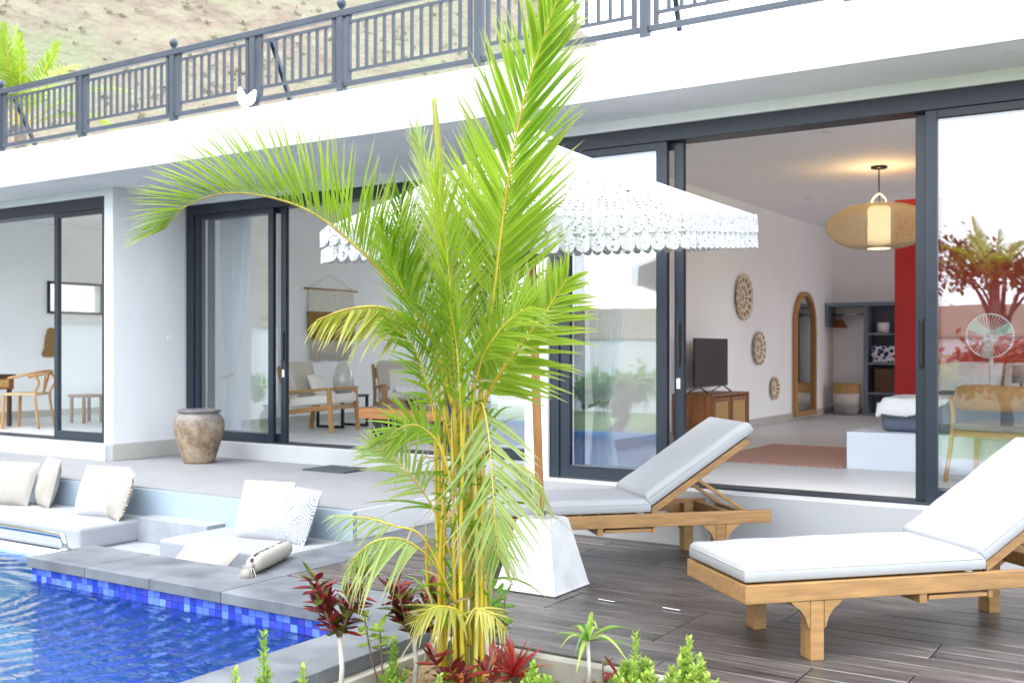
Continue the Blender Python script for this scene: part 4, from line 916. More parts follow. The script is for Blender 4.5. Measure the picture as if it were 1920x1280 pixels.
tuft('small lime shoot under the pool edge croton', -3.13, 3.23, .24, 33, 3, .025)
tuft('bright lime shrub between the two tall crotons', -2.94, 3.60, .30, 34, 8, .07)
tuft('broad lime clump in front of the red plant', -2.30, 3.72, .27, 35, 30, .15)
tuft('pale lime clump at the foot of the palm in front of the low croton', -2.62, 3.50, .22, 36, 10, .09)
tuft('lime shrub with one orange flower below the strap leaved plant', -1.98, 4.02, .37, 37, 26, .11, flower=True)
tuft('cone shaped lime shrub at the deck edge below the front lounger', -1.78, 4.12, .36, 38, 46, .12)
# dead grass on the soil
dg = MB(); rr = random.Random(4)
for k in range(4200):
    p = (rr.uniform(-3.18, -1.2), rr.uniform(2.6, 4.2), -.115); a = rr.uniform(0, 6.28)
    dg.strip(p, (math.cos(a), math.sin(a), rr.uniform(.0, .3)), (0, 0, 1), rr.uniform(.04, .13), .0022, rr.uniform(.1, .3), 3, .2)
lt = MB()
for k in range(420):
    p = (rr.uniform(-3.18, -1.2), rr.uniform(2.6, 4.2), -.10); a = rr.uniform(0, 6.28)
    lt.strip(p, (math.cos(a), math.sin(a), rr.uniform(-.1, .35)), (rr.gauss(0, .3), rr.gauss(0, .3), 1), rr.uniform(.03, .08), rr.uniform(.006, .013), rr.uniform(0, .3), 4, .35, ell)
obj('leaf_litter', lt, leafmat('fallen leaves', (.16, .09, .04), (.40, .28, .14), .1, scale=9), kind='stuff')
obj('dry_grass', dg, leafmat('dry straw', (.30, .22, .10), (.50, .40, .22), .2), kind='stuff')

# ------------------------------------------------------------------ cushions
def pillow_mesh(w, h, th, seed, n=22):
    mb = MB(); r_ = random.Random(seed); o = Vector((r_.uniform(0, 50), r_.uniform(0, 50), 0))
    def f(i, j, s):
        u, v = 2 * i - 1, 2 * j - 1
        pin = 1 - .055 * (u * u) * (1 - v * v) * 1.3; pin2 = 1 - .055 * (v * v) * (1 - u * u) * 1.3
        z = th * .5 * (max(0, 1 - abs(u) ** 2.4) ** .55) * (max(0, 1 - abs(v) ** 2.4) ** .55)
        z *= 1 + .22 * noise.noise(Vector((u * 1.6, v * 1.6, s)) + o); wr = .006 * noise.noise(Vector((u * 5, v * 5, s * 3)) + o)
        return (u * w / 2 * pin2, v * h / 2 * pin, s * (z + wr * (1 - abs(u) ** 4) * (1 - abs(v) ** 4)))
    mb.grid(lambda i, j: f(i, j, 1), n, n); k = len(mb.f); mb.grid(lambda i, j: f(i, j, -1), n, n)
    mb.f[k:] = [tuple(reversed(q)) for q in mb.f[k:]]
    return mb
def pillow(label, loc, w, h, th, rot, mat, seed, fringe=None, cat='pillow', group='throw pillows in the sunken lounge', name='pillow'):
    t = thing(name, label, cat, loc, 0, group); t.rotation_euler = rot
    obj('cover', pillow_mesh(w, h, th, seed), mat, t, smooth=True)
    pe = [(w / 2, -h / 2, 0), (w / 2, h / 2, 0), (-w / 2, h / 2, 0), (-w / 2, -h / 2, 0), (w / 2, -h / 2, 0)]
    if fringe:
        fm = MB(); r_ = random.Random(seed)
        for s_ in fringe:
            a, b = Vector(pe[s_]), Vector(pe[s_ + 1]); n = 60; out = (a + b).normalized()
            for k in range(n):
                p = a.lerp(b, (k + .5) / n) * .985
                fm.strip(p, out + Vector((r_.gauss(0, .25), r_.gauss(0, .25), r_.gauss(0, .35))), (0, 0, 1), r_.uniform(.02, .045), .004, .3, 3, .2)
        obj('fringe', fm, fringe_cloth, t, kind='stuff')
    return t
def seat(label, x0, x1, y0, y1, z0, z1):
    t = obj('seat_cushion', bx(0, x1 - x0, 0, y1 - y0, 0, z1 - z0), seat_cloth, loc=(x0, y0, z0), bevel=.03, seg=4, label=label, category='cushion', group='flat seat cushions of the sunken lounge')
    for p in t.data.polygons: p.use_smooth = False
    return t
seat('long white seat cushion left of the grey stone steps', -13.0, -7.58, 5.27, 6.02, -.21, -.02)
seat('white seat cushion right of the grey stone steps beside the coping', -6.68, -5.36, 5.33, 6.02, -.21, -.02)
# local +Z is the pillow face; lean them on the blue wall
def lean_(yaw, tilt): return (R(90 - tilt), 0, R(yaw))
pillow('cream pillow at the left picture edge, leftmost on the long seat cushion', (-9.33, 5.80, .17), .46, .42, .17, lean_(14, 22), cream_cloth, 41)
pillow('striped white pillow second from the left, leaning on the blue wall', (-8.98, 5.92, .19), .42, .46, .15, lean_(-18, 14), cream_cloth, 42)
pillow('large plain white pillow at the right end of the long seat cushion', (-8.08, 5.84, .18), .50, .46, .17, lean_(10, 22), white_cloth, 43)
pillow('cream pillow with shaggy fringe resting against the large plain pillow', (-7.80, 5.82, .17), .44, .42, .15, lean_(-24, 18), cream_cloth, 44, fringe=(0, 1, 3))
pillow('white pillow with stitched diamond lines beside the black print pillow', (-6.05, 5.82, .185), .46, .46, .16, lean_(12, 20), white_cloth, 45)
pillow('white pillow with black maze print leaning on the blue wall', (-5.72, 5.84, .165), .44, .44, .13, lean_(-14, 22), maze_m, 46)
pillow('cream linen pillow with piped edge lying against the coping', (-5.78, 4.97, -.05), .54, .36, .15, (R(42), R(3), R(-6)), cream_cloth, 47, fringe=(1,))
t = thing('bolster', 'cream bolster with black dashes and a tassel end lying on the coping', 'bolster', (-5.14, 5.0, .062), R(113), 'throw pillows in the sunken lounge')
bl = MB(); bl.tube([(x, 0, .004 * math.sin(x * 30)) for x in [-.30, -.29, -.26, -.2, -.1, 0, .1, .2, .26, .29, .30]], [.02, .042, .054, .058, .06, .06, .06, .058, .052, .04, .02], 20)
obj('cover', bl, dash_m, t, smooth=True)
tz = MB(); r_ = random.Random(8)
tz.tube([(-.30, 0, 0), (-.33, 0, -.01), (-.36, 0, -.04), (-.40, 0, -.05)], [.022, .018, .035, .03], 10)
for k in range(90):
    tz.strip((-.335, r_.gauss(0, .012), -.02 + r_.gauss(0, .01)), (-1, r_.gauss(0, .5), -.4 + r_.gauss(0, .35)), (0, 0, 1), r_.uniform(.05, .09), .005, .3, 3, .2)
obj('tassel', tz, cream_cloth, t, smooth=True)

# ------------------------------------------------------------------ terrace objects
t = thing('clay_jar', 'large weathered clay jar with a grey rim on the terrace by the glass door', 'jar', (-8.97, 7.69, .221))
obj('body', MB().lathe([(.0, .0), (.155, .0), (.165, .02), (.195, .12), (.232, .24), (.258, .34), (.266, .41), (.258, .46), (.232, .50), (.205, .522), (.20, .532)], 48, cap=False), jar_m, t, smooth=True)
obj('rim', MB().lathe([(.198, .528), (.222, .545), (.228, .556), (.222, .568), (.205, .57), (.19, .56), (.185, .52), (.2, .45)], 48, cap=False), M('grey jar rim', (.15, .14, .14), .85, .4, 9, bump=.4), t, smooth=True)
obj('door_mat', bx(-.28, .28, -.22, .22, 0, .014), M('dark grey rubber mat', (.05, .062, .068), .85, .2, 30, bump=.4), loc=(-7.25, 8.0 - .02, .2215), bevel=.004, label='flat dark grey mat on the terrace before the lounge step', category='door mat')

# ------------------------------------------------------------------ lounge
def armchair(label, loc, rz):
    t = thing('armchair', label, 'armchair', loc, rz, 'wooden armchairs in the lounge')     # faces local +X, origin between the legs
    wd, dp = .66, .74
    for s in (-1, 1):
        y = s * wd / 2
        obj('leg', MB().bar((.34, y, 0), (.30, y, .53), .05, .045, (0, 1, 0)), teak2, t, bevel=.004)
        obj('leg', MB().bar((-.36, y, 0), (-.30, y, .43), .05, .045, (0, 1, 0)).bar((-.30, y, .42), (-.44, y, .82), .045, .045, (0, 1, 0)), teak2, t, bevel=.004)
        obj('armrest', MB().bar((-.34, y, .49), (.33, y, .545), .055, .035), teak2, t, bevel=.005)
        obj('side_rail', MB().bar((-.33, y, .24), (.31, y, .32), .03, .06), teak2, t, bevel=.004)
    obj('front_rail', bx(.28, .31, -wd / 2 + .03, wd / 2 - .03, .28, .34), teak2, t, bevel=.004)
    obj('backboard', MB().bar((-.40, -wd / 2 + .02, .70), (-.40, wd / 2 - .02, .70), .02, .16), teak2, t)
    m = Matrix.Translation((.02, 0, .36)) @ Matrix.Rotation(R(-6), 4, 'Y')
    obj('seat_cushion', MB().box(-.33, .33, -wd / 2 + .035, wd / 2 - .035, -.03, .09, m), lifted_cream, t, bevel=.03, seg=3)
    m = Matrix.Translation((-.30, 0, .62)) @ Matrix.Rotation(R(-19), 4, 'Y')
    obj('back_cushion', MB().box(-.055, .065, -wd / 2 + .035, wd / 2 - .035, -.24, .26, m), beige_cloth, t, bevel=.035, seg=3)
    return t
armchair('wooden armchair with beige back seen from its side, beside the open glass door', (-9.36, 10.0, .401), R(12))
armchair('wooden armchair with beige back facing out, behind the slab coffee table', (-9.38, 11.66, .401), R(-38))
pillow('small cream pillow on the armchair beside the open glass door', (-9.42, 10.02, .96), .36, .34, .14, (R(62), 0, R(104)), lifted_cream, 51, group='cream pillows on the lounge armchairs')
pillow('cream pillow on the armchair behind the coffee table', (-9.28, 11.58, 1.0), .42, .36, .14, (R(64), 0, R(48)), lifted_cream, 52, group='cream pillows on the lounge armchairs')
pillow('crumpled white throw on the armchair seat behind the coffee table', (-8.95, 11.35, .86), .62, .5, .16, (R(8), R(-6), R(52)), white_cloth, 53, cat='throw', group=None, name='throw') if False else None
tw = MB(); tw.grid(lambda i, j: (.62 * (i - .5), .5 * (j - .5), .05 + .05 * noise.noise(Vector((i * 4, j * 4, 1))) + .03 * math.sin(i * 9 + j * 4) - .10 * max(0, abs(i - .5) * 2 - .7)), 30, 26)
obj('throw', tw, indoor_white, smooth=True, loc=(-9.12, 11.48, .84), rot=(0, 0, R(-38)), label='crumpled white throw on the armchair seat behind the coffee table', category='throw')
t = thing('coffee_table', 'thick slab wooden coffee table on black block legs', 'coffee table', (-7.35, 9.5, .401))
obj('top', MB().grid(lambda i, j: ((-.66 + 1.32 * i), (-.36 + .02 * math.sin(i * 7)) + (.72 + .03 * math.sin(i * 5 + 1)) * j, .375), 20, 8).add([], []), M('slab top walnut', (.20, .085, .04), .4, .4, 3, stretch=(1, 8, 1)), t)
obj('edge', bx(-.655, .655, -.345, .36, .25, .374), M('slab edge wood', (.42, .18, .06), .5, .35, 3, stretch=(1, 1, 9)), t, bevel=.008)
for x in (-.46, .40): obj('leg', bx(x - .065, x + .11, -.26, .26, 0, .25), M('matt black steel', (.012, .016, .024), .5, .1), t, bevel=.003)
for lb, x, y, r in (('small black bowl at the left end of the slab coffee table', -7.62, 9.62, .075), ('wider black bowl on the slab coffee table nearer the palm', -7.05, 9.62, .12)):
    obj('bowl', MB().lathe([(.0, 0), (r * .5, 0), (r * .6, .01), (r, .07), (r * .94, .07), (r * .5, .015), (0, .012)], 24, cap=False), black_plastic, smooth=True, loc=(x, y, .778), label=lb, category='bowl', group='black bowls on the coffee table')
t = thing('side_table', 'black metal frame side table between the two armchairs', 'side table', (-9.62, 10.68, .401))
sm2 = MB()
for x in (-.22, .22):
    for y in (-.24, .24): obj('leg', bx(x - .015, x + .015, y - .015, y + .015, 0, .40), black_plastic, t)
for y in (-.24, .24): obj('foot_bar', bx(-.204, .204, y - .0145, y + .0145, 0, .03), black_plastic, t)
0 and obj('frame', sm2.box(-.205, .205, -.255, -.225, 0, .03).box(-.205, .205, .225, .255, 0, .03), black_plastic, t)
obj('top', bx(-.24, .24, -.26, .26, .40, .43), black_plastic, t, bevel=.003)
obj('glass_vase', MB().lathe([(.0, 0), (.09, 0), (.125, .05), (.14, .13), (.135, .22), (.11, .32), (.075, .40), (.045, .435), (.0, .445)], 32, cap=False), M('pale grey green bubble glass', (.62, .62, .55), .08, .12, 18), smooth=True, loc=(-9.66, 10.74, .832),
    label='tall egg shaped pale glass vase on the black side table', category='vase')
# wall hanging
t = thing('wall_hanging', 'cream and brown woven fibre hanging with long fringe on the lounge wall', 'wall hanging', (-10.59, 11.5, 0))
obj('rod', MB().tube([(.02, -.56, 2.30), (.02, .56, 2.30)], .014, 10), teak2, t, smooth=True)
obj('cord', MB().tube([(.02, -.48, 2.31), (.012, 0, 2.52), (.02, .48, 2.31)], .005, 6), macrame_cream, t)
obj('upper_weave', MB().box(.005, .03, -.47, .47, 1.86, 2.29), macrame_cream, t)
obj('brown_weave', MB().prism([(.0, 0)] and [(-.49, 1.98), (-.49, 1.66), (-.44, 1.59), (-.33, 1.565), (-.2, 1.575), (0, 1.56), (.2, 1.575), (.33, 1.56), (.44, 1.585), (.49, 1.66), (.49, 1.98)], -.045, -.001, Matrix.Rotation(R(90), 4, 'Z')), macrame_brown, t, bevel=.012)
fm = MB(); r_ = random.Random(2)
for k in range(46): y = -.44 + .88 * k / 45; fm.tube([(.02, y, 1.60), (.022 + r_.uniform(-.008, .008), y + r_.uniform(-.006, .006), 1.27 + r_.uniform(-.02, .03))], .0075, 5)
obj('fringe', fm, macrame_cream, t, smooth=True, kind='stuff')

# ------------------------------------------------------------------ left room
t = thing('dining_chair', 'light wooden chair with a curved back rail in the left room', 'chair', (-13.0, 8.27, .401), math.atan2(-.54, -.84))
for x, y, x2, y2, h in ((.22, -.24, .20, -.22, .44), (.22, .24, .20, .22, .44)): obj('leg', MB().bar((x, y, 0), (x2, y2, h), .036, .036), teak2, t, bevel=.006)
for s in (-1, 1): obj('leg', MB().tube(spline([(-.26, s * .24, 0), (-.2, s * .22, .43), (-.26, s * .24, .60), (-.2, s * .27, .72)], 14), .017, 8), teak2, t, smooth=True)
obj('seat', bx(-.22, .24, -.24, .24, .43, .465), M('woven seat cord', (.50, .38, .22), .8, .2, 50, bump=.4), t, bevel=.012)
obj('back_rail', MB().tube(spline([(.12, -.29, .66), (-.08, -.28, .70), (-.25, -.17, .74), (-.29, 0, .75), (-.25, .17, .74), (-.08, .28, .70), (.12, .29, .66)], 30), .017, 8), teak2, t, smooth=True)
obj('splat', MB().bar((-.21, 0, .46), (-.27, -.06, .74), .014, .03).bar((-.21, 0, .46), (-.27, .06, .74), .014, .03), teak2, t)
t = thing('desk', 'dark wooden desk with a drawer, cut by the left picture edge', 'desk', (-14.25, 7.95, .401), 0)
obj('top', bx(-.7, .9, -.35, .38, .66, .70), dark_wood, t, bevel=.004)
dw = obj('drawer', bx(.0, .88, -.34, .36, .50, .655), walnut, t, bevel=.004); obj('weave_front', bx(.881, .888, -.26, .28, .53, .63), rattan, dw)
for x in (-.62, .82):
    for y in (-.3, .33): obj('leg', MB().bar((x, y, 0), (x, y, .655), .045, .045), dark_wood, t)
t = thing('stool', 'small brown wooden stool against the wall behind the left room chair', 'stool', (-13.2, 9.3, .401))
obj('seat', bx(-.18, .18, -.18, .18, .36, .40), walnut, t, bevel=.01)
for x in (-.14, .14):
    for y in (-.14, .14): obj('leg', MB().bar((x, y, 0), (x, y, .36), .035, .035), walnut, t)
obj('woven_hanging', MB().prism([(-.13, 1.32), (.13, 1.32), (.16, 1.36), (.12, 1.45), (.10, 1.62), (.06, 1.75), (0, 1.78), (-.06, 1.75), (-.10, 1.62), (-.12, 1.45), (-.16, 1.36)], -.03, 0, Matrix.Rotation(R(90), 4, 'Z')), macrame_brown, loc=(-14.998, 9.93, 0), bevel=.008,
    label='bell shaped brown woven ornament on the left room wall', category='wall ornament')

# ------------------------------------------------------------------ bedroom
t = thing('tv_console', 'walnut console with two rattan doors under the television', 'console', (-4.75, 11.65, .401))
obj('cabinet', MB().box(-.24, .25, -.58, .55, .5, .53).box(-.24, .25, -.58, .55, .05, .08).box(-.24, .25, .52, .55, .08, .5).box(-.24, -.22, -.55, .52, .08, .5), walnut, t, bevel=.003)
for k in range(6): obj('plank', bx(-.24 + k * .0817, -.24 + (k + 1) * .0817 - .003, -.582, -.552, .081, .499), walnut, t)
for y0, y1 in ((-.54, -.03), (.0, .51)):
    d = obj('door', MB().box(.22, .245, y0, y0 + .05, .09, .49).box(.22, .245, y1 - .05, y1, .09, .49).box(.22, .245, y0 + .05, y1 - .05, .44, .49).box(.22, .245, y0 + .05, y1 - .05, .09, .13), walnut, t)
    obj('cane_panel', bx(.225, .235, y0 + .05, y1 - .05, .13, .44), rattan, d)
for x in (-.2, .2):
    for y in (-.5, .48): obj('foot', bx(x - .03, x + .03, y - .03, y + .03, 0, .05), dark_wood, t)
t = thing('television', 'black flat television on spread feet on the walnut console', 'television', (-4.75, 11.62, .932))
obj('screen', bx(-.012, .012, -.5, .5, .07, .63), screen_black, t, bevel=.004); obj('back_cover', bx(-.05, -.013, -.38, .38, .1, .45), black_plastic, t, bevel=.01)
for y in (-.36, .36): obj('foot', MB().bar((0, y, .08), (.12, y - .03, .006), .014, .012).bar((0, y, .08), (-.12, y - .03, .006), .014, .012), black_plastic, t)
for lb, y, z, r in (('largest round woven plate, upper left of three on the bedroom wall', 13.28, 2.12, .30), ('middle round woven plate of three on the bedroom wall', 13.85, 1.45, .225), ('smallest round woven plate, lowest of three on the bedroom wall', 14.49, .89, .165)):
    o = obj('wall_plate', MB().lathe([(.0, .012), (r * .3, .012), (r * .8, .03), (r, .045), (r, .035), (r * .8, .015), (0, 0)], 40, cap=False), plate_m, smooth=True, loc=(-4.998, y, z), rot=(0, R(90), 0), label=lb, category='wall plate', group='woven plates on the bedroom wall')
# arched mirror
t = thing('arched_mirror', 'tall arched wooden mirror against the bedroom wall', 'mirror', (-4.995, 15.84, .44))
mw, mh = .5, 1.87
arc = [(-mw, .0), (mw, 0)] + [(mw * math.cos(a), mh - mw + mw * math.sin(a)) for a in [math.pi * k / 24 for k in range(25)]]
arc_i = [(x * .86, .07 + (z - .07) * .0 if False else (z if z > .07 else .07)) for x, z in arc]
arc_i = [(-.43, .07), (.43, .07)] + [(.43 * math.cos(a), mh - mw + .43 * math.sin(a)) for a in [math.pi * k / 24 for k in range(25)]]
fm = MB(); n = len(arc); m90 = Matrix.Rotation(R(90), 4, 'Z')
V_ = [m90 @ Vector((x, y, z)) for y in (-.06, 0) for x, z in arc] + [m90 @ Vector((x, y, z)) for y in (-.06, 0) for x, z in arc_i]
F_ = []
for k in range(n):
    q = (k + 1) % n; F_ += [(k, q, 2 * n + q, 2 * n + k), (k, n + k, n + q, q), (2 * n + k, 2 * n + q, 3 * n + q, 3 * n + k), (n + k, 3 * n + k, 3 * n + q, n + q)]
fm.add(V_, F_); obj('frame', fm, teak2, t)
obj('glass', MB().add([m90 @ Vector((x, -.02, z)) for x, z in arc_i], [tuple(range(n))]), mirror_m, t)
# open wardrobe at the back wall
t = thing('open_wardrobe', 'blue grey open wardrobe with hanging rail and shelf tower at the back', 'wardrobe', (0, 0, .401))
obj('top_shelf', bx(-4.98, -2.6, 16.95, 17.43, 1.72, 1.78), wardrobe_m, t, bevel=.003)
tw = obj('tower', MB().box(-4.39, -4.33, 16.98, 17.43, 0, 1.718).box(-3.55, -3.49, 16.98, 17.43, 0, 1.718).box(-4.33, -3.55, 17.40, 17.43, 0, 1.718), wardrobe_m, t)
for z in (.0, .33, .80, 1.26): obj('shelf', bx(-4.33, -3.55, 16.98, 17.399, z, z + .035), wardrobe_m, tw)
obj('side_cheek', bx(-4.982, -4.95, 16.97, 17.43, 1.4, 1.718), wardrobe_m, t)
obj('hanging_rail', MB().tube([(-4.95, 17.2, 1.60), (-4.39, 17.2, 1.60)], .016, 10), steel, t, smooth=True)
for k in range(3):
    h = MB().tube([(0, 0, .1), (0, .02, .13), (0, 0, .15), (0, -.015, .12), (0, 0, .07)], .004, 6); h.prism([(-.21, -.06), (.21, -.06), (.02, .07), (-.02, .07)], -.008, .008)
    obj('coat_hanger', h, walnut, loc=(-4.86 + k * .035, 17.2, 1.85), rot=(0, 0, R(80)), label='brown wooden coat hanger on the wardrobe rail', category='hanger', group='coat hangers on the rail')
obj('white_mug', MB().lathe([(.0, 0), (.09, 0), (.09, .16), (.08, .16), (.08, .01), (0, .01)], 20, cap=False), white_paint, smooth=True, loc=(-4.12, 17.12, 1.698), label='white pot on the top wardrobe shelf', category='pot')
t = thing('folded_textiles', 'blue and white patterned textile bundle on the middle wardrobe shelf', 'textiles', (-3.98, 17.14, 1.237))
for k in range(3): obj('fold', bx(-.30, .30, -.14, .14, k * .085, k * .085 + .082), spot_m, t, bevel=.03, seg=3)
obj('storage_box', bx(-.26, .26, -.17, .17, 0, .37), M('brown woven box', (.10, .055, .025), .8, .3, 40, bump=.5), loc=(-3.96, 17.16, .767), bevel=.012, label='dark brown woven storage box on the lower wardrobe shelf', category='box')
t = thing('laundry_basket', 'round woven basket in tan, white and grey bands at the back wall', 'basket', (-4.66, 17.0, .401))
obj('upper_band', MB().lathe([(.205, .34), (.21, .5), (.19, .5), (.185, .34)], 32, cap=False), basket_top, t, smooth=True); obj('middle_band', MB().lathe([(.20, .17), (.206, .34)], 32), basket_mid, t, smooth=True); obj('lower_band', MB().lathe([(.18, 0), (.20, .17)], 32), basket_low, t, smooth=True)
# bed
t = thing('bed', 'bed with slate grey cover on a raised pale blue platform before the red wall', 'bed', (0, 0, .401))
obj('platform', bx(-2.535, 1.2, 9.25, 12.39, 0, .318), M('pale platform paint', (.66, .70, .76), .7, .03, 2), t, bevel=.004)
obj('mattress', bx(-2.29, .4, 9.42, 12.3, .322, .60), grey_cloth, t, bevel=.05, seg=4)
th = MB()
def thf(i, j):
    x = -2.32 + 1.0 * i; y = 9.36 + .9 * j; z = 1.012
    e = -2.27 - x
    if x < -2.27: z -= .03 * (1 + math.sin(j * 6))
    if y < 9.42: z -= .22 * (1 - (y - 9.36) / .06) * max(0, .6 - i + .35 * math.sin(i * 5))
    return (x, y, z + .006 * noise.noise(Vector((i * 6, j * 6, 0))))
th.grid(thf, 40, 40); o = obj('bed_throw', th, patmat('black figure print', 'dash', base=(.78, .78, .76)), smooth=True, label='white throw with black print draped over the foot corner of the bed', category='throw'); o.modifiers.new('solid', 'SOLIDIFY').thickness = .012
obj('blanket', bx(-1.2, .38, 9.9, 10.6, 1.003, 1.03), teal_cloth, bevel=.012, label='folded teal blanket across the bed', category='blanket')
for lb, x in (('white ruffled bed pillow at the left of the bed head', -2.0), ('white ruffled bed pillow at the right of the bed head behind the glass', -1.35)):
    pillow(lb, (x, 11.95, 1.12), .62, .44, .2, lean_(0, 40), indoor_white, int(-x * 30), group='white bed pillows', fringe=(0, 1, 2, 3))
obj('rug', bx(-3.85, -2.56, 9.22, 11.15, .402, .412), rug_m, label='terracotta patterned rug on the bedroom floor beside the bed', category='rug')
# rattan pendant
t = thing('pendant_lamp', 'wide saucer shaped rattan pendant lamp glowing over the bedroom', 'pendant lamp', (-2.83, 11.57, 0))
sh = MB(); n = 56; prof = []
for k in range(43):
    a = -math.pi / 2 + math.pi * k / 42; prof.append((.13 + .41 * max(0, math.cos(a)) ** 1.05, 2.74 + .235 * math.sin(a)))
n = 110; V_ = []
for k, (r, z) in enumerate(prof):
    for i in range(n): a = 2 * math.pi * (i + .5 * k) / n; V_.append((r * math.cos(a), r * math.sin(a), z))
F_ = []
for k in range(len(prof) - 1):
    for i in range(n):
        F_ += [(k * n + i, k * n + (i + 1) % n, (k + 1) * n + i), (k * n + (i + 1) % n, (k + 1) * n + (i + 1) % n, (k + 1) * n + i)]
sh.add(V_, F_); o = obj('shade', sh, rattan_lamp, t, smooth=True); w = o.modifiers.new('wire', 'WIREFRAME'); w.thickness = .0048; w.use_replace = True
obj('inner_shade', MB().lathe([(.116, 2.505), (.116, 2.94)], 32, cap=False), lamp_glow, t, smooth=True)
obj('handle', MB().tube(spline([(-.08, 0, 2.96), (-.07, 0, 3.03), (0, 0, 3.09), (.07, 0, 3.03), (.08, 0, 2.96)], 20), .009, 8), rattan_lamp, t, smooth=True)
obj('cord', MB().tube([(0, 0, 3.0), (0, 0, 3.37)], .007, 8), black_plastic, t); obj('canopy', MB().lathe([(.0, 3.352), (.085, 3.355), (.085, 3.379)], 24), black_plastic, t, smooth=True)
pl = bpy.data.lights.new('bulb', 'POINT'); pl.energy = 2.6; pl.color = (1, .66, .32); pl.shadow_soft_size = .06
po = bpy.data.objects.new('bulb', pl); COL.objects.link(po); po.parent = t; po.location = (0, 0, 3.02)
# chair behind the right pane
t = thing('lounge_chair', 'light wooden chair with broad curved back behind the right glass door', 'chair', (-1.28, 8.95, .401), R(78))
for x, y in ((.24, -.27), (.24, .27)): obj('leg', MB().bar((x, y, 0), (x - .03, y * .92, .42), .038, .038), teak2, t, bevel=.006)
for s in (-1, 1): obj('leg', MB().tube(spline([(-.29, s * .3, 0), (-.22, s * .27, .42), (-.20, s * .29, .66)], 10), .019, 8), teak2, t, smooth=True)
obj('seat', bx(-.24, .26, -.28, .28, .40, .45), cream_cloth, t, bevel=.02, seg=3)
obj('rail', bx(-.22, .22, -.26, .26, .35, .398), teak2, t)
def backf(i, j):
    a = R(-78 + 156 * i); r = .315 - .02 * j; return (-.30 * math.cos(a) + .04, r * math.sin(a) * 1.05, .56 + (.2 - .05 * abs(2 * i - 1) ** 2) * j)
o = obj('backrest', MB().grid(backf, 30, 5), teak2, t, smooth=True); o.modifiers.new('solid', 'SOLIDIFY').thickness = .018
# pedestal fan
t = thing('pedestal_fan', 'white pedestal fan behind the right glass door', 'fan', (-1.66, 11.1, .401))
obj('base', MB().lathe([(.0, 0), (.18, 0), (.16, .03), (.02, .05)], 24), white_paint, t, smooth=True); obj('pole', MB().tube([(0, 0, .04), (0, 0, 1.12)], .02, 10), white_paint, t, smooth=True)
fm = MB()
for k in range(40):
    a = 2 * math.pi * k / 40; fm.tube([(0.03 * math.cos(a), -.11, 1.16 + .03 * math.sin(a)), (.15 * math.cos(a), -.13, 1.16 + .15 * math.sin(a)), (.21 * math.cos(a), -.08, 1.16 + .21 * math.sin(a))], .0028, 4)
fm.tube([(.21 * math.cos(a), -.08, 1.16 + .21 * math.sin(a)) for a in [2 * math.pi * k / 32 for k in range(33)]], .008, 6)
obj('grille', fm, white_paint, t); obj('motor', MB().tube([(0, .08, 1.16), (0, -.06, 1.16)], .06, 16), white_paint, t, smooth=True)
for k in range(3):
    a = 2 * math.pi * k / 3 + .4; d = Vector((math.cos(a), 0, math.sin(a))); obj('blade', MB().strip((d.x * .03, -.09, 1.16 + d.z * .03), d, (0, -1, .3), .165, .06, 0, 5, .1, lambda q: .5 + .5 * q), M('pale green blade', (.45, .6, .5), .3, .05), t, smooth=True)
t = thing('bedside_lamp', 'small lamp with a cream drum shade beside the bed behind the right glass', 'lamp', (-1.42, 11.3, 1.005))
obj('shade', MB().lathe([(.085, .1), (.08, .27)], 24, cap=False), cream_cloth, t, smooth=True); obj('base', MB().lathe([(.05, 0), (.05, .02), (.015, .03), (.012, .12)], 16), teak2, t, smooth=True)

# ------------------------------------------------------------------ palm behind the roof terrace and the garden mirrored in the glass
def crown_palm(label, x, y, h, n, L, seed):
    rr = random.Random(seed); t = thing('coconut_palm', label, 'palm', (x, y, -.2))
    obj('trunk', MB().tube([(0, 0, 0), (.15, 0, h * .4), (.1, .05, h)], [.2, .15, .12], 12), bark, t, smooth=True)
    for k in range(n):
        a = 2.4 * k; el = rr.uniform(.35, 1.35)
        d = Vector((math.cos(a) * math.cos(el), math.sin(a) * math.cos(el), math.sin(el))); b = Vector((.1, .05, h)); l = L * rr.uniform(.8, 1.1)
        pts = [b, b + d * l * .35, b + d * l * .7 + Vector((0, 0, -.07 * l)), b + d * l - Vector((0, 0, .28 * l * math.cos(el)))]
        frond([(p.x, -p.y, p.z) for p in pts], (.18, 34, .55, 52, 20, (0, 0, 1) if el < 1 else (.5, -.7, .3), .25, palm_leaf if k % 3 else palm_pale, 0), rr, t, .022, .025)
crown_palm('bright green palm crown standing behind the left end of the roof railing', -20.7, 12.9, 6.3, 13, 2.5, 71)
crown_palm('slim palm across the garden mirrored in the right glass', -4.4, -14.5, 3.4, 12, 1.9, 72)
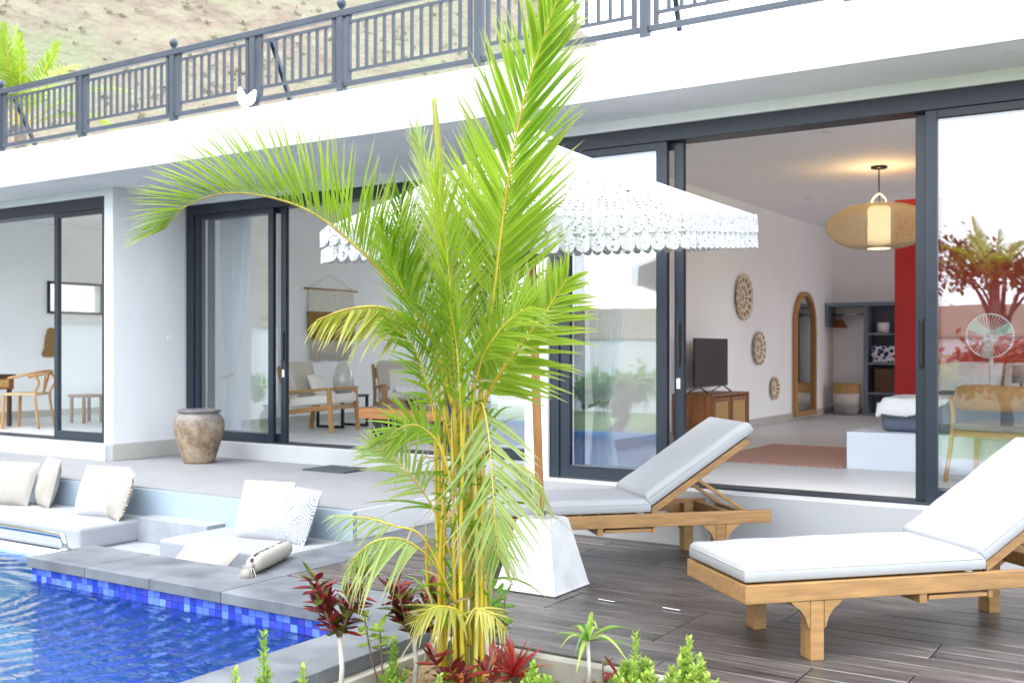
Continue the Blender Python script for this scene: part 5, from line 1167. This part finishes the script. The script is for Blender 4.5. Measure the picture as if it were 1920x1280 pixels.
def tree(label, x, y, h, r, seed, mat=tree_leaf, n=1500, cat='tree', flat=.7):
    rr = random.Random(seed); t = thing('tree', label, cat, (x, y, -.2)); tr = MB(); lf = MB(); tops = []
    tr.tube(spline([(0, 0, 0), (rr.uniform(-.2, .2), rr.uniform(-.2, .2), h * .3), (rr.uniform(-.3, .3), 0, h * .6)], 10), [.14 * (1 - .05 * i) for i in range(11)], 8)
    for k in range(9):
        a = 6.28 * k / 9 + rr.uniform(-.3, .3); e = Vector((math.cos(a) * r * rr.uniform(.4, .85), math.sin(a) * r * rr.uniform(.4, .85), h * rr.uniform(.72, .98)))
        tr.tube(spline([(0, 0, h * rr.uniform(.3, .55)), (e.x * .45, e.y * .45, h * .66), e], 8), [.06 * (1 - .1 * i) for i in range(9)], 6); tops.append(e)
    for k in range(n):
        e = rr.choice(tops); c = e + Vector((rr.gauss(0, r * .2), rr.gauss(0, r * .2), rr.gauss(0, r * .2 * flat)))
        d = Vector((rr.gauss(0, 1), rr.gauss(0, 1), rr.gauss(0, 1))).normalized(); lf.strip(c, d, (0, 0, 1), .22, .06, .1, 2, .2, ell)
    obj('trunk', tr, bark, t, smooth=True); obj('crown', lf, mat, t, kind='stuff')
GR = 'garden trees mirrored in the glass'
tree('airy dark tree beyond the garden, highest of the mirrored trees', -4.2, -15, 4.6, 1.6, 81, n=1300)
tree('broad dark tree beyond the garden wall left of the airy tree', -8.5, -17, 3.8, 2.2, 82, n=1700)
tree('russet leaved bush tree in front of the garden wall', -3.2, -8.6, 1.6, 1.3, 83, red_leaf, 1400)
tree('yellow green bush near the garden wall, beside the russet bush', -4.8, -8.3, 1.3, 1.0, 84, palm_yellow, 900)
tree('dark green garden shrub across the pool, mirrored by the umbrella', -7.6, -4.0, 1.0, .8, 85, tree_leaf, 900)
tree('mid green garden shrub across the pool beside the dark green one', -9.6, -3.8, 1.0, .8, 86, fresh_green, 900)
gw = thing('garden_wall', 'white rendered garden wall beyond the pool seen only in reflections', 'wall')
obj('panel', MB().box(-22, 8, -10.2, -10.0, -.2, 1.7), white_paint, gw); obj('coping', bx(-22, 8, -10.25, -9.95, 1.702, 1.76), concrete, gw)
gw = thing('garden_wall', 'white rendered garden wall at the far end of the pool, mirrored in the left doors', 'wall')
obj('panel', bx(-18.7, -18.5, -9.9, 8.5, -.2, 1.95), white_paint, gw); obj('coping', bx(-18.75, -18.45, -9.9, 8.5, 1.952, 2.0), concrete, gw)
obj('window_backing', bx(-18.7, -18.5, 8.502, 15, -.2, 3.3), white_paint, gw)  # added white backing that makes the left room window look bright
tree('green garden shrub against the wall at the far end of the pool', -17.2, 1.2, .9, .7, 87, fresh_green, 700)
